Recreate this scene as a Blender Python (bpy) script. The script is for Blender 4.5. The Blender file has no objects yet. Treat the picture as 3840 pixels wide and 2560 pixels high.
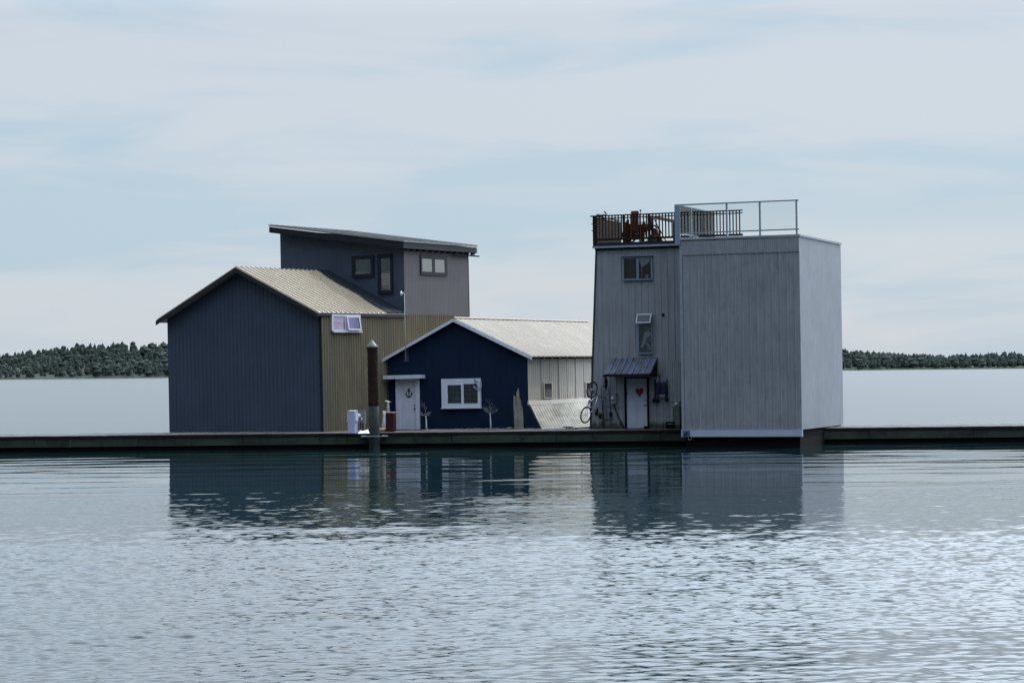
import bpy, bmesh, math, random
import numpy as np
from mathutils import Vector, Matrix
R = math.radians
random.seed(7)
sc = bpy.context.scene
col = sc.collection

# ------------------------------------------------------------------ camera
F = 8530.0                       # focal length in photo pixels (3840 wide)
EYE = Vector((0, 0, 3.0))
ROLL = 0.0105
PITCH = math.atan((1391.0 - 1280.0) / F)
cr, sr, cp, sp = math.cos(ROLL), math.sin(ROLL), math.cos(PITCH), math.sin(PITCH)
fwd = Vector((0, cp, sp)); upv = Vector((0, -sp, cp)); rgt = Vector((1, 0, 0))
cx = rgt * cr - upv * sr
cy = rgt * sr + upv * cr
CAM = Matrix((cx, cy, -fwd)).transposed()
cam = bpy.data.cameras.new('camera'); camo = bpy.data.objects.new('camera', cam); col.objects.link(camo)
cam.sensor_width = 36; cam.lens = F / 3840 * 36
cam.clip_start = 0.5; cam.clip_end = 20000
camo.matrix_world = Matrix.Translation(EYE) @ CAM.to_4x4()
sc.camera = camo
# ------------------------------------------------------------------ sun, sky, exposure
SUN_AZ, SUN_EL = R(42), R(50)    # azimuth measured from +Y towards +X
sdir = Vector((math.sin(SUN_AZ) * math.cos(SUN_EL), math.cos(SUN_AZ) * math.cos(SUN_EL), math.sin(SUN_EL)))
sun = bpy.data.lights.new('sun', 'SUN'); sun.energy = 2.2; sun.angle = R(0.55); sun.color = (1.0, 0.94, 0.85)
suno = bpy.data.objects.new('sun', sun); col.objects.link(suno)
suno.rotation_euler = (-sdir).to_track_quat('-Z', 'Y').to_euler(); suno.location = (20, 60, 60)

world = bpy.data.worlds.new('World'); sc.world = world; world.use_nodes = True
def world_nodes():
    nt = world.node_tree; nt.nodes.clear(); N = nt.nodes.new; L = nt.links.new
    out = N('ShaderNodeOutputWorld'); bg = N('ShaderNodeBackground'); bg.inputs[1].default_value = 0.1
    sky = N('ShaderNodeTexSky'); sky.sky_type = 'NISHITA'; sky.sun_disc = False
    sky.sun_elevation = SUN_EL; sky.sun_rotation = SUN_AZ; sky.air_density = 1.0; sky.dust_density = 1.5; sky.ozone_density = 1.0
    tc = N('ShaderNodeTexCoord'); sep = N('ShaderNodeSeparateXYZ'); L(tc.outputs['Generated'], sep.inputs[0])
    def math_(op, a, b=None, clamp=False):
        n = N('ShaderNodeMath'); n.operation = op; n.use_clamp = clamp
        for i, v in enumerate((a, b)):
            if v is None: continue
            if isinstance(v, (int, float)): n.inputs[i].default_value = v
            else: L(v, n.inputs[i])
        return n.outputs[0]
    az = math_('ARCTAN2', sep.outputs[0], sep.outputs[1]); el = sep.outputs[2]
    cmb = N('ShaderNodeCombineXYZ')
    L(math_('MULTIPLY', az, 7.0), cmb.inputs[0]); L(math_('MULTIPLY', el, 40.0), cmb.inputs[1]); cmb.inputs[2].default_value = 3.3
    # thin streaked veil of cloud
    n1 = N('ShaderNodeTexNoise'); n1.inputs['Scale'].default_value = 1.0; n1.inputs['Detail'].default_value = 5; n1.inputs['Roughness'].default_value = 0.5
    n1.inputs['Distortion'].default_value = 0.5
    L(cmb.outputs[0], n1.inputs['Vector'])
    ramp = N('ShaderNodeMapRange'); L(n1.outputs[0], ramp.inputs[0])
    ramp.inputs[1].default_value = 0.26; ramp.inputs[2].default_value = 0.56; ramp.inputs[3].default_value = 0.0; ramp.inputs[4].default_value = 1.0
    ramp.interpolation_type = 'SMOOTHSTEP'
    # a clearer band low down, between the high veil and the whiter cloud near the horizon
    n2 = N('ShaderNodeTexNoise'); n2.inputs['Scale'].default_value = .8; n2.inputs['Detail'].default_value = 3; L(cmb.outputs[0], n2.inputs['Vector'])
    bc = math_('ADD', math_('MULTIPLY', n2.outputs[0], .030), -.087)
    bq = math_('MULTIPLY', math_('ADD', el, bc), 75.0)
    bnd = math_('DIVIDE', .75, math_('ADD', math_('MULTIPLY', bq, bq), 1.0))
    fac = math_('SUBTRACT', ramp.outputs[0], bnd, True)
    hi = N('ShaderNodeMix'); hi.data_type = 'RGBA'; L(fac, hi.inputs['Factor'])
    hi.inputs['A'].default_value = (5.0, 6.35, 7.55, 1)       # blue showing through
    hi.inputs['B'].default_value = (6.5, 7.05, 7.75, 1)       # cloud veil
    # veil is brighter towards the sun, dimmer behind the viewer
    dot = N('ShaderNodeVectorMath'); dot.operation = 'DOT_PRODUCT'; L(tc.outputs['Generated'], dot.inputs[0]); dot.inputs[1].default_value = sdir
    gr = N('ShaderNodeMapRange'); L(dot.outputs['Value'], gr.inputs[0])
    gr.inputs[1].default_value = -0.30; gr.inputs[2].default_value = 0.38; gr.inputs[3].default_value = 0.13; gr.inputs[4].default_value = 1.0
    gr.interpolation_type = 'SMOOTHSTEP'
    # overcast skies grow brighter with height
    er = N('ShaderNodeMapRange'); L(el, er.inputs[0]); er.inputs[1].default_value = .155; er.inputs[2].default_value = .36; er.inputs[3].default_value = 1.0; er.inputs[4].default_value = 3.5
    au = N('ShaderNodeMapRange'); L(dot.outputs['Value'], au.inputs[0]); au.inputs[1].default_value = .67; au.inputs[2].default_value = .92; au.inputs[3].default_value = 1.0; au.inputs[4].default_value = 2.2
    au.interpolation_type = 'SMOOTHSTEP'        # bright aureole of thin cloud round the sun
    vm = N('ShaderNodeVectorMath'); vm.operation = 'SCALE'; L(hi.outputs['Result'], vm.inputs[0]); L(math_('MULTIPLY', math_('MULTIPLY', gr.outputs[0], er.outputs[0]), au.outputs[0]), vm.inputs['Scale'])
    hb = N('ShaderNodeMapRange'); L(el, hb.inputs[0]); hb.inputs[1].default_value = .16; hb.inputs[2].default_value = .40; hb.inputs[3].default_value = 0; hb.inputs[4].default_value = 1
    ti = N('ShaderNodeMix'); ti.data_type = 'RGBA'; L(hb.outputs[0], ti.inputs['Factor']); ti.inputs['A'].default_value = (1, 1, 1, 1); ti.inputs['B'].default_value = (.975, 1.0, 1.045, 1)
    vt = N('ShaderNodeVectorMath'); vt.operation = 'MULTIPLY'; L(vm.outputs[0], vt.inputs[0]); L(ti.outputs['Result'], vt.inputs[1]); vm = vt
    mx = N('ShaderNodeMix'); mx.data_type = 'RGBA'; mx.inputs['Factor'].default_value = 0.86
    L(sky.outputs[0], mx.inputs['A']); L(vm.outputs[0], mx.inputs['B'])
    L(mx.outputs['Result'], bg.inputs[0]); L(bg.outputs[0], out.inputs[0])
world_nodes()
sc.view_settings.view_transform = 'Standard'; sc.view_settings.look = 'None'
sc.view_settings.exposure = 0.0; sc.view_settings.gamma = 1.0
sc.cycles.max_bounces = 8; sc.cycles.transparent_max_bounces = 16

# ------------------------------------------------------------------ helpers
def ray(px, py):
    return (cx * ((px - 1920) / F) + cy * ((1280 - py) / F) + fwd)
def on_z(px, py, z):
    d = ray(px, py); return EYE + d * ((z - EYE.z) / d.z)
def on_y(px, py, y):
    d = ray(px, py); return EYE + d * (y / d.y)

class Frame:
    """a building's own axes: x along its front (to the right), y into its depth, z up"""
    def __init__(s, origin, yaw, lean=0.0):
        s.M = Matrix.Translation(origin) @ Matrix.Rotation(-lean, 4, 'Y') @ Matrix.Rotation(-yaw, 4, 'Z')
        s.I = s.M.inverted()
        s.e = s.I @ EYE
    def at(s, px, py, axis, val=0.0):
        d = s.I.to_3x3() @ ray(px, py)
        i = 'xyz'.index(axis)
        return s.e + d * ((val - s.e[i]) / d[i])
    def fr(s, x0, y0, x1, y1, val=0.0, axis='y'):
        """rectangle on a wall plane: (h0, h1, z0, z1)"""
        ps = [s.at(x, y, axis, val) for x, y in ((x0, y0), (x1, y0), (x1, y1), (x0, y1))]
        k = 0 if axis == 'y' else 1
        return ((ps[0][k] + ps[3][k]) / 2, (ps[1][k] + ps[2][k]) / 2, (ps[2].z + ps[3].z) / 2, (ps[0].z + ps[1].z) / 2)

class MB:
    def __init__(s): s.v = []; s.f = []
    def add(s, vs, fs):
        b = len(s.v); s.v += [tuple(p) for p in vs]; s.f += [tuple(b + i for i in f) for f in fs]; return s
    def poly(s, pts): return s.add(pts, [tuple(range(len(pts)))])
    def hexa(s, p):
        return s.add(p, [(0, 3, 2, 1), (4, 5, 6, 7), (0, 1, 5, 4), (1, 2, 6, 5), (2, 3, 7, 6), (3, 0, 4, 7)])
    def box(s, x0, x1, y0, y1, z0, z1):
        return s.hexa([(x0, y0, z0), (x1, y0, z0), (x1, y1, z0), (x0, y1, z0), (x0, y0, z1), (x1, y0, z1), (x1, y1, z1), (x0, y1, z1)])
    def prism(s, pts, d):
        n = len(pts); d = Vector(d); q = [Vector(p) + d for p in pts]
        return s.add(list(pts) + q, [tuple(range(n))[::-1], tuple(range(n, 2 * n))] + [(i, (i + 1) % n, n + (i + 1) % n, n + i) for i in range(n)])
    def bar(s, p, q, w, h=None, ref=(0, 0, 1)):
        h = h or w; p = Vector(p); q = Vector(q); d = (q - p).normalized(); ref = Vector(ref)
        if abs(d.dot(ref)) > .98: ref = Vector((1, 0, 0))
        a = d.cross(ref).normalized() * (w / 2); b = a.cross(d).normalized() * (h / 2)
        return s.hexa([p - a - b, p + a - b, p + a + b, p - a + b, q - a - b, q + a - b, q + a + b, q - a + b])
    def tube(s, pts, r, n=8, closed=False, caps=True):
        pts = [Vector(p) for p in pts]; m = len(pts); rr = r if isinstance(r, (list, tuple)) else [r] * m
        vs = []; fs = []; a = None
        for i, p in enumerate(pts):
            if closed: d = pts[(i + 1) % m] - pts[i - 1]
            else: d = pts[min(i + 1, m - 1)] - pts[max(i - 1, 0)]
            d.normalize()
            if a is None:
                a = d.cross(Vector((0, 0, 1)));
                if a.length < .05: a = d.cross(Vector((1, 0, 0)))
            a = (a - d * a.dot(d)).normalized(); b = d.cross(a)
            vs += [p + (a * math.cos(t * 2 * math.pi / n) + b * math.sin(t * 2 * math.pi / n)) * rr[i] for t in range(n)]
        for i in range(m if closed else m - 1):
            for t in range(n):
                fs.append((i * n + t, i * n + (t + 1) % n, ((i + 1) % m) * n + (t + 1) % n, ((i + 1) % m) * n + t))
        if not closed and caps: fs += [tuple(range(n))[::-1], tuple(range((m - 1) * n, m * n))]
        return s.add(vs, fs)
    def ring(s, c, X, Y, rad, r, n=32, k=8):
        c = Vector(c); return s.tube([c + X * (rad * math.cos(i * 2 * math.pi / n)) + Y * (rad * math.sin(i * 2 * math.pi / n)) for i in range(n)], r, k, closed=True)
    def lathe(s, prof, c=(0, 0, 0), n=16, M=None):
        vs = []; fs = []; c = Vector(c)
        for r, z in prof:
            for t in range(n):
                p = Vector((r * math.cos(t * 2 * math.pi / n), r * math.sin(t * 2 * math.pi / n), z))
                vs.append((M @ p if M else p) + c)
        for i in range(len(prof) - 1):
            for t in range(n): fs.append((i * n + t, i * n + (t + 1) % n, (i + 1) * n + (t + 1) % n, (i + 1) * n + t))
        fs += [tuple(range(n))[::-1], tuple(range((len(prof) - 1) * n, len(prof) * n))]
        return s.add(vs, fs)
    def ell(s, c, rx, ry, rz, nu=12, nv=8, M=None, jit=0):
        prof = []; vs = []; fs = []; c = Vector(c)
        for j in range(1, nv):
            a = math.pi * j / nv
            for t in range(nu):
                b = t * 2 * math.pi / nu; k = 1 + random.uniform(-jit, jit)
                p = Vector((rx * math.sin(a) * math.cos(b) * k, ry * math.sin(a) * math.sin(b) * k, rz * math.cos(a) * k))
                vs.append((M @ p if M else p) + c)
        top = Vector((0, 0, rz)); bot = Vector((0, 0, -rz)); vs += [(M @ top if M else top) + c, (M @ bot if M else bot) + c]
        q = (nv - 1) * nu
        for j in range(nv - 2):
            for t in range(nu): fs.append((j * nu + t, (j + 1) * nu + t, (j + 1) * nu + (t + 1) % nu, j * nu + (t + 1) % nu))
        for t in range(nu): fs += [(q, t, (t + 1) % nu), (q + 1, (nv - 2) * nu + (t + 1) % nu, (nv - 2) * nu + t)]
        return s.add(vs, fs)
    def ribbed(s, s0, s1, pitch, depth, kind, mp, lo, hi, extra=(), thick=.03, phase=0.0):
        """profiled sheet: runs along s, mp(s, out, t) places a point, lo(s)/hi(s) bound it across"""
        P = []
        k0 = math.floor((s0 - phase) / pitch) - 1; k1 = math.ceil((s1 - phase) / pitch) + 1
        for k in range(k0, k1):
            b = phase + k * pitch
            if kind == 'sine':
                for i in range(6): P.append((b + pitch * i / 6, depth * (.5 + .5 * math.sin(i * math.pi / 3))))
            elif kind == 'rib1':
                w = .045; P += [(b, 0), (b + w * .6, depth), (b + w * 1.4, depth), (b + w * 2, 0)]
            elif kind == 'rib':
                w = min(.03, pitch * .2)
                P += [(b, 0), (b + w * .6, depth), (b + w * 1.4, depth), (b + w * 2, 0)]
                if pitch > .2: P += [(b + pitch * .5, 0), (b + pitch * .5 + .012, depth * .3), (b + pitch * .5 + .024, 0)]
            elif kind == 'seam':
                P += [(b, 0), (b + .006, depth), (b + .03, depth), (b + .036, 0)]
            elif kind == 'groove':
                P += [(b, 0), (b + .006, -depth), (b + .018, -depth), (b + .024, 0)]
        def val(x):
            for (a, da), (c, dc) in zip(P, P[1:]):
                if a <= x <= c: return da + (dc - da) * (0 if c == a else (x - a) / (c - a))
            return 0
        Q = [(s0, val(s0))] + [p for p in P if s0 + 1e-4 < p[0] < s1 - 1e-4] + [(e, val(e)) for e in extra] + [(s1, val(s1))]
        Q.sort(); vs = []; fs = []
        for x, d in Q:
            a, b = lo(x), hi(x)
            vs += [mp(x, d, a), mp(x, d, b), mp(x, -thick - abs(depth), b), mp(x, -thick - abs(depth), a)]
        for i in range(len(Q) - 1):
            A, B = 4 * i, 4 * i + 4
            for j in range(4): fs.append((A + j, A + (j + 1) % 4, B + (j + 1) % 4, B + j))
        n = 4 * (len(Q) - 1); fs += [(0, 3, 2, 1), (n, n + 1, n + 2, n + 3)]
        return s.add(vs, fs)
    def build(s, name, mat, parent=None, smooth=False, M=None):
        me = bpy.data.meshes.new(name); bm = bmesh.new()
        vv = [bm.verts.new(p) for p in s.v]
        for f in s.f:
            try: bm.faces.new([vv[i] for i in f])
            except ValueError: pass
        bmesh.ops.recalc_face_normals(bm, faces=bm.faces[:])
        for f in bm.faces: f.smooth = smooth
        bm.to_mesh(me); bm.free(); me.materials.append(mat)
        o = bpy.data.objects.new(name, me); col.objects.link(o)
        if parent: o.parent = parent
        if M is not None: o.matrix_local = M
        return o

def tag(o, label=None, cat=None, group=None, kind=None):
    if label: o['label'] = label
    if cat: o['category'] = cat
    if group: o['group'] = group
    if kind: o['kind'] = kind
    return o
def thing(name, M, label, cat, group=None):
    o = bpy.data.objects.new(name, None); col.objects.link(o); o.empty_display_size = .2
    o.matrix_world = M if isinstance(M, Matrix) else Matrix.Translation(M)
    return tag(o, label, cat, group)

# ------------------------------------------------------------------ materials
def pmat(name, c, rough=.6, metal=0.0, var=.25, scale=2.0, streak=0.0, spots=None, bump=.0, bscale=40, coat=0, spec=.5, stretch=(9, 9, .5), grime=None):
    m = bpy.data.materials.new(name); m.use_nodes = True; nt = m.node_tree; N = nt.nodes.new; L = nt.links.new
    b = nt.nodes['Principled BSDF']; b.inputs['Roughness'].default_value = rough; b.inputs['Metallic'].default_value = metal
    b.inputs['Specular IOR Level'].default_value = spec
    tc = N('ShaderNodeTexCoord'); base = tc.outputs['Object']
    n = N('ShaderNodeTexNoise'); n.inputs['Scale'].default_value = scale; n.inputs['Detail'].default_value = 6; n.inputs['Roughness'].default_value = .62; L(base, n.inputs['Vector'])
    mr = N('ShaderNodeMapRange'); L(n.outputs[0], mr.inputs[0]); mr.inputs[1].default_value = .25; mr.inputs[2].default_value = .75
    mr.inputs[3].default_value = 1 - var; mr.inputs[4].default_value = 1 + var
    fac = mr.outputs[0]
    if streak:
        mp = N('ShaderNodeMapping'); mp.inputs['Scale'].default_value = stretch; L(base, mp.inputs[0])
        n2 = N('ShaderNodeTexNoise'); n2.inputs['Scale'].default_value = 1; n2.inputs['Detail'].default_value = 5; n2.inputs['Roughness'].default_value = .6; L(mp.outputs[0], n2.inputs['Vector'])
        m2 = N('ShaderNodeMapRange'); L(n2.outputs[0], m2.inputs[0]); m2.inputs[1].default_value = .3; m2.inputs[2].default_value = .7; m2.inputs[3].default_value = 1 - streak; m2.inputs[4].default_value = 1 + streak * .6
        mu = N('ShaderNodeMath'); mu.operation = 'MULTIPLY'; L(fac, mu.inputs[0]); L(m2.outputs[0], mu.inputs[1]); fac = mu.outputs[0]
    sc_ = N('ShaderNodeVectorMath'); sc_.operation = 'SCALE'; sc_.inputs[0].default_value = c[:3]; L(fac, sc_.inputs['Scale'])
    out = sc_.outputs[0]
    for sp_ in (spots or []):
        scol, sscale, lo, hi, st = sp_
        mp = N('ShaderNodeMapping'); mp.inputs['Scale'].default_value = st; mp.inputs['Location'].default_value = (3.1 * len(name), 1.7, 2.3); L(base, mp.inputs[0])
        n3 = N('ShaderNodeTexNoise'); n3.inputs['Scale'].default_value = sscale; n3.inputs['Detail'].default_value = 7; n3.inputs['Roughness'].default_value = .68; L(mp.outputs[0], n3.inputs['Vector'])
        m3 = N('ShaderNodeMapRange'); L(n3.outputs[0], m3.inputs[0]); m3.inputs[1].default_value = lo; m3.inputs[2].default_value = hi
        mx = N('ShaderNodeMix'); mx.data_type = 'RGBA'; L(m3.outputs[0], mx.inputs['Factor']); L(out, mx.inputs['A']); mx.inputs['B'].default_value = (*scol, 1); out = mx.outputs['Result']
    if grime:   # a band of growth with a ragged edge: colour, z where it ends, raggedness
        gcol, gz, gr_ = grime
        sx = N('ShaderNodeSeparateXYZ'); L(base, sx.inputs[0])
        mp = N('ShaderNodeMapping'); mp.inputs['Scale'].default_value = (5, 5, .8); L(base, mp.inputs[0])
        n4 = N('ShaderNodeTexNoise'); n4.inputs['Scale'].default_value = 1.2; n4.inputs['Detail'].default_value = 6; L(mp.outputs[0], n4.inputs['Vector'])
        k = N('ShaderNodeMath'); k.operation = 'MULTIPLY'; L(n4.outputs[0], k.inputs[0]); k.inputs[1].default_value = gr_
        k2 = N('ShaderNodeMath'); k2.operation = 'ADD'; L(k.outputs[0], k2.inputs[0]); k2.inputs[1].default_value = gz - gr_ * .5
        k3 = N('ShaderNodeMath'); k3.operation = 'SUBTRACT'; L(k2.outputs[0], k3.inputs[0]); L(sx.outputs[2], k3.inputs[1])
        k4 = N('ShaderNodeMapRange'); L(k3.outputs[0], k4.inputs[0]); k4.inputs[1].default_value = -.05; k4.inputs[2].default_value = .12
        mx = N('ShaderNodeMix'); mx.data_type = 'RGBA'; L(k4.outputs[0], mx.inputs['Factor']); L(out, mx.inputs['A']); mx.inputs['B'].default_value = (*gcol, 1); out = mx.outputs['Result']
    L(out, b.inputs['Base Color'])
    if bump:
        nb = N('ShaderNodeTexNoise'); nb.inputs['Scale'].default_value = bscale; nb.inputs['Detail'].default_value = 5; L(base, nb.inputs['Vector'])
        bp = N('ShaderNodeBump'); bp.inputs['Strength'].default_value = bump; bp.inputs['Distance'].default_value = .02; L(nb.outputs[0], bp.inputs['Height']); L(bp.outputs[0], b.inputs['Normal'])
    if coat: b.inputs['Coat Weight'].default_value = coat
    return m
def glass(name, tint=(.9, .95, .95), rough=.02, mixin=.0, ior=1.5):
    m = bpy.data.materials.new(name); m.use_nodes = True; nt = m.node_tree; nt.nodes.clear(); N = nt.nodes.new; L = nt.links.new
    o = N('ShaderNodeOutputMaterial'); t = N('ShaderNodeBsdfTransparent'); t.inputs[0].default_value = (*tint, 1)
    g = N('ShaderNodeBsdfGlossy'); g.inputs['Roughness'].default_value = rough
    tc = N('ShaderNodeTexCoord'); nz = N('ShaderNodeTexNoise'); nz.inputs['Scale'].default_value = 2.5; L(tc.outputs['Object'], nz.inputs['Vector'])
    bp = N('ShaderNodeBump'); bp.inputs['Strength'].default_value = .04; L(nz.outputs[0], bp.inputs['Height']); L(bp.outputs[0], g.inputs['Normal'])
    f = N('ShaderNodeFresnel'); f.inputs[0].default_value = ior
    ad = N('ShaderNodeMath'); ad.operation = 'ADD'; ad.use_clamp = True; L(f.outputs[0], ad.inputs[0]); ad.inputs[1].default_value = mixin
    mx = N('ShaderNodeMixShader'); L(ad.outputs[0], mx.inputs[0]); L(t.outputs[0], mx.inputs[1]); L(g.outputs[0], mx.inputs[2]); L(mx.outputs[0], o.inputs[0])
    return m

GREEN = (.05, .055, .03)
M_tan = pmat('tan_corrugated', (.145, .119, .073), .65, 0, .25, .6, .3, spots=[((.098, .088, .060), .7, .42, .62, (1.3, 1.3, .3))])
M_navy = pmat('charcoal_navy_siding', (.022, .036, .066), .6, 0, .2, .8, .12)
M_mauve = pmat('mauve_grey_siding', (.072, .065, .072), .7, 0, .12, .7, .10)
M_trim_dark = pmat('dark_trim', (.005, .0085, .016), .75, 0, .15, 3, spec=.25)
M_fascia = pmat('dark_fascia', (.012, .0135, .019), .6, 0, .15, 2, spec=.3)
M_roof_grey = pmat('grey_metal_roof', (.15, .155, .155), .45, .25, .12, 1.0, .1)
M_near_black = pmat('dark_membrane', (.007, .010, .018), .8, 0, .2, 3, spec=.2)  # plain near-black for the dark roof strip and the painted eave gap shade
M_roof_tan = pmat('beige_metal_roof', (.315, .27, .20), .45, .1, .1, 1.0, .12)
M_blue = pmat('deep_blue_siding', (.0003, .0085, .030), .75, 0, .25, .9, .15, spec=.2, bump=.12, bscale=8)
M_white = pmat('white_paint', (.48, .51, .61), .5, 0, .08, 3, .06)
M_white_wall = pmat('white_wall_sheet', (.47, .43, .36), .5, .05, .10, .9, .12, spots=[((.35, .31, .24), 1.4, .60, .8, (4, 4, .7))])
M_white_roof = pmat('white_roof_sheet', (.205, .178, .14), .75, .0, .10, .8, .10, spots=[((.40, .36, .30), 1.2, .55, .8, (1, 4, 4))])
M_skirt = pmat('skirt_sheet', (.31, .285, .235), .5, .05, .12, 1, .15, spots=[((.12, .11, .05), .75, .46, .62, (1.6, .6, 1.6))])
M_tower = pmat('weathered_grey_sheet', (.205, .224, .252), .5, .15, .16, .6, .22, grime=((.03, .045, .03), .28, .5), spots=[((.17, .19, .23), 1.0, .55, .75, (7, 7, .35))])
M_right = pmat('streaked_grey_sheet', (.205, .224, .256), .45, .2, .15, .6, .16, stretch=(14, 14, .35), spots=[((.15, .155, .18), 1.3, .50, .68, (5, 5, 1.1)), ((.27, .29, .33), 1.1, .58, .76, (6, 6, .9))])
M_frame_grey = pmat('blue_grey_frame', (.12, .16, .22), .5, .1, .15, 3)
M_galv = pmat('galvanised_trim', (.28, .31, .36), .4, .5, .15, 3, .1)
M_wood_dark = pmat('dark_weathered_wood', (.016, .011, .008), .8, 0, .35, 3, .3, spec=.12)
M_wood_red = pmat('reddish_wood', (.06, .020, .010), .75, 0, .35, 3, .3, spec=.12)
M_wood_grey = pmat('grey_driftwood', (.17, .165, .145), .85, 0, .35, 4, .35, bump=.4, bscale=25, stretch=(14, 14, 1.2))
M_wood_tan = pmat('tan_log', (.42, .29, .15), .8, 0, .3, 6, .2)
M_concrete = pmat('wet_concrete', (.020, .025, .024), .75, 0, .3, 1.2, .3, spots=[((.03, .04, .032), .8, .42, .62, (1, 1, 1.5)), ((.10, .11, .09), 2.4, .64, .76, (1, 1, .4))], bump=.3, bscale=10, spec=.15)
M_black = pmat('black_wet', (.003, .0035, .004), .9, 0, .3, 3, spec=.1)
M_rubber = pmat('black_rubber', (.006, .006, .0065), .7, 0, .2, 8, spec=.12)
M_metal = pmat('brushed_metal', (.30, .30, .32), .35, .8, .1, 6)
M_dial = pmat('grey_dial', (.26, .28, .31), .4, 0, .1, 6)
M_sash = pmat('greyed_white_frame', (.38, .38, .43), .5, 0, .08, 4)
M_ped = pmat('lavender_white_paint', (.30, .34, .48), .5, 0, .08, 3)
M_dark_metal = pmat('dark_metal', (.02, .026, .04), .45, .4, .2, 5)
M_blue_metal = pmat('blue_tube', (.02, .04, .10), .45, .2, .2, 5)
M_silver = pmat('silver_paint', (.55, .56, .6), .35, .4, .1, 6)
M_deck = pmat('dock_planks', (.065, .062, .058), .8, 0, .3, 1.5, .3, stretch=(6, .7, 6))
M_cap = pmat('dark_rubrail', (.009, .009, .009), .9, 0, .4, 2, spec=.12)
M_in = pmat('dark_interior', (.004, .007, .014), .8, 0, .3, 2)
M_curtain = pmat('grey_curtain', (.30, .38, .42), .8, 0, .3, 5, .3)
M_pale_curtain = pmat('pale_curtain', (.72, .76, .80), .8, 0, .25, 5)
M_lav = pmat('pale_blind', (.62, .58, .68), .7, 0, .1, 3)
M_slat = pmat('blind_slats', (.55, .56, .58), .5, 0, .1, 4)
M_heart = pmat('red_blossom', (.17, .018, .012), .7, 0, .5, 22)
M_maroon = pmat('maroon_paint', (.032, .004, .008), .5, 0, .2, 3, spec=.25)
M_sunlit_lid = pmat('pink_worn_lid', (.52, .28, .26), .55, 0, .15, 4)  # red locker top with the sunlight put into its colour
M_cloth = pmat('white_cloth', (.8, .8, .8), .85, 0, .08, 5)
M_wagon = pmat('blue_fabric', (.006, .006, .055), .8, 0, .3, 6)
M_grey_box = pmat('grey_box', (.17, .19, .21), .5, .1, .15, 4)
M_green_box = pmat('dark_green_box', (.055, .075, .075), .5, 0, .2, 4, .2)
M_pile = pmat('brown_rusty_pile', (.020, .012, .009), .85, 0, .4, 2.2, .35, spots=[((.19, .14, .11), 5, .66, .74, (1, 1, .6))], bump=.5, bscale=9, spec=.1)
M_pile_low = pmat('grey_green_sleeve', (.022, .028, .03), .8, 0, .35, 3, .4, bump=.3, bscale=8, spec=.15)
M_twig = pmat('pale_twigs', (.42, .42, .42), .8, 0, .2, 10)
M_branch = pmat('grey_branches', (.12, .13, .14), .85, 0, .2, 10)
M_pebble = pmat('pebbles', (.13, .13, .13), .8, 0, .45, 9)
M_brown_fab = pmat('brown_fabric', (.085, .034, .026), .85, 0, .25, 5, spec=.12)
M_bird = pmat('bird_feathers', (.12, .12, .14), .8, 0, .3, 20)
M_gull = pmat('white_gull', (.7, .7, .7), .7, 0, .2, 14)
M_pink = pmat('pink_plastic', (.6, .32, .34), .5, 0, .1, 6)
M_rust_sheet = pmat('rusting_blue_sheet', (.058, .075, .13), .5, .2, .22, 2, .2, stretch=(9, 1, 1), spots=[((.030, .018, .012), 1.5, .50, .60, (6, .8, 1.2))])
M_sign = pmat('blue_sign', (.035, .085, .19), .5, 0, .25, 6)
M_base_white = pmat('white_base_board', (.27, .32, .42), .5, 0, .06, 2)
M_orange = pmat('orange_reflector', (.8, .35, .18), .4)
G_win = glass('window_glass', (.84, .88, .90), .03, .02)
G_clear = glass('clear_glass', (.97, .95, .98), .03, .38)
G_rail = glass('railing_glass', (.96, .98, .975), .03, .0)

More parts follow.
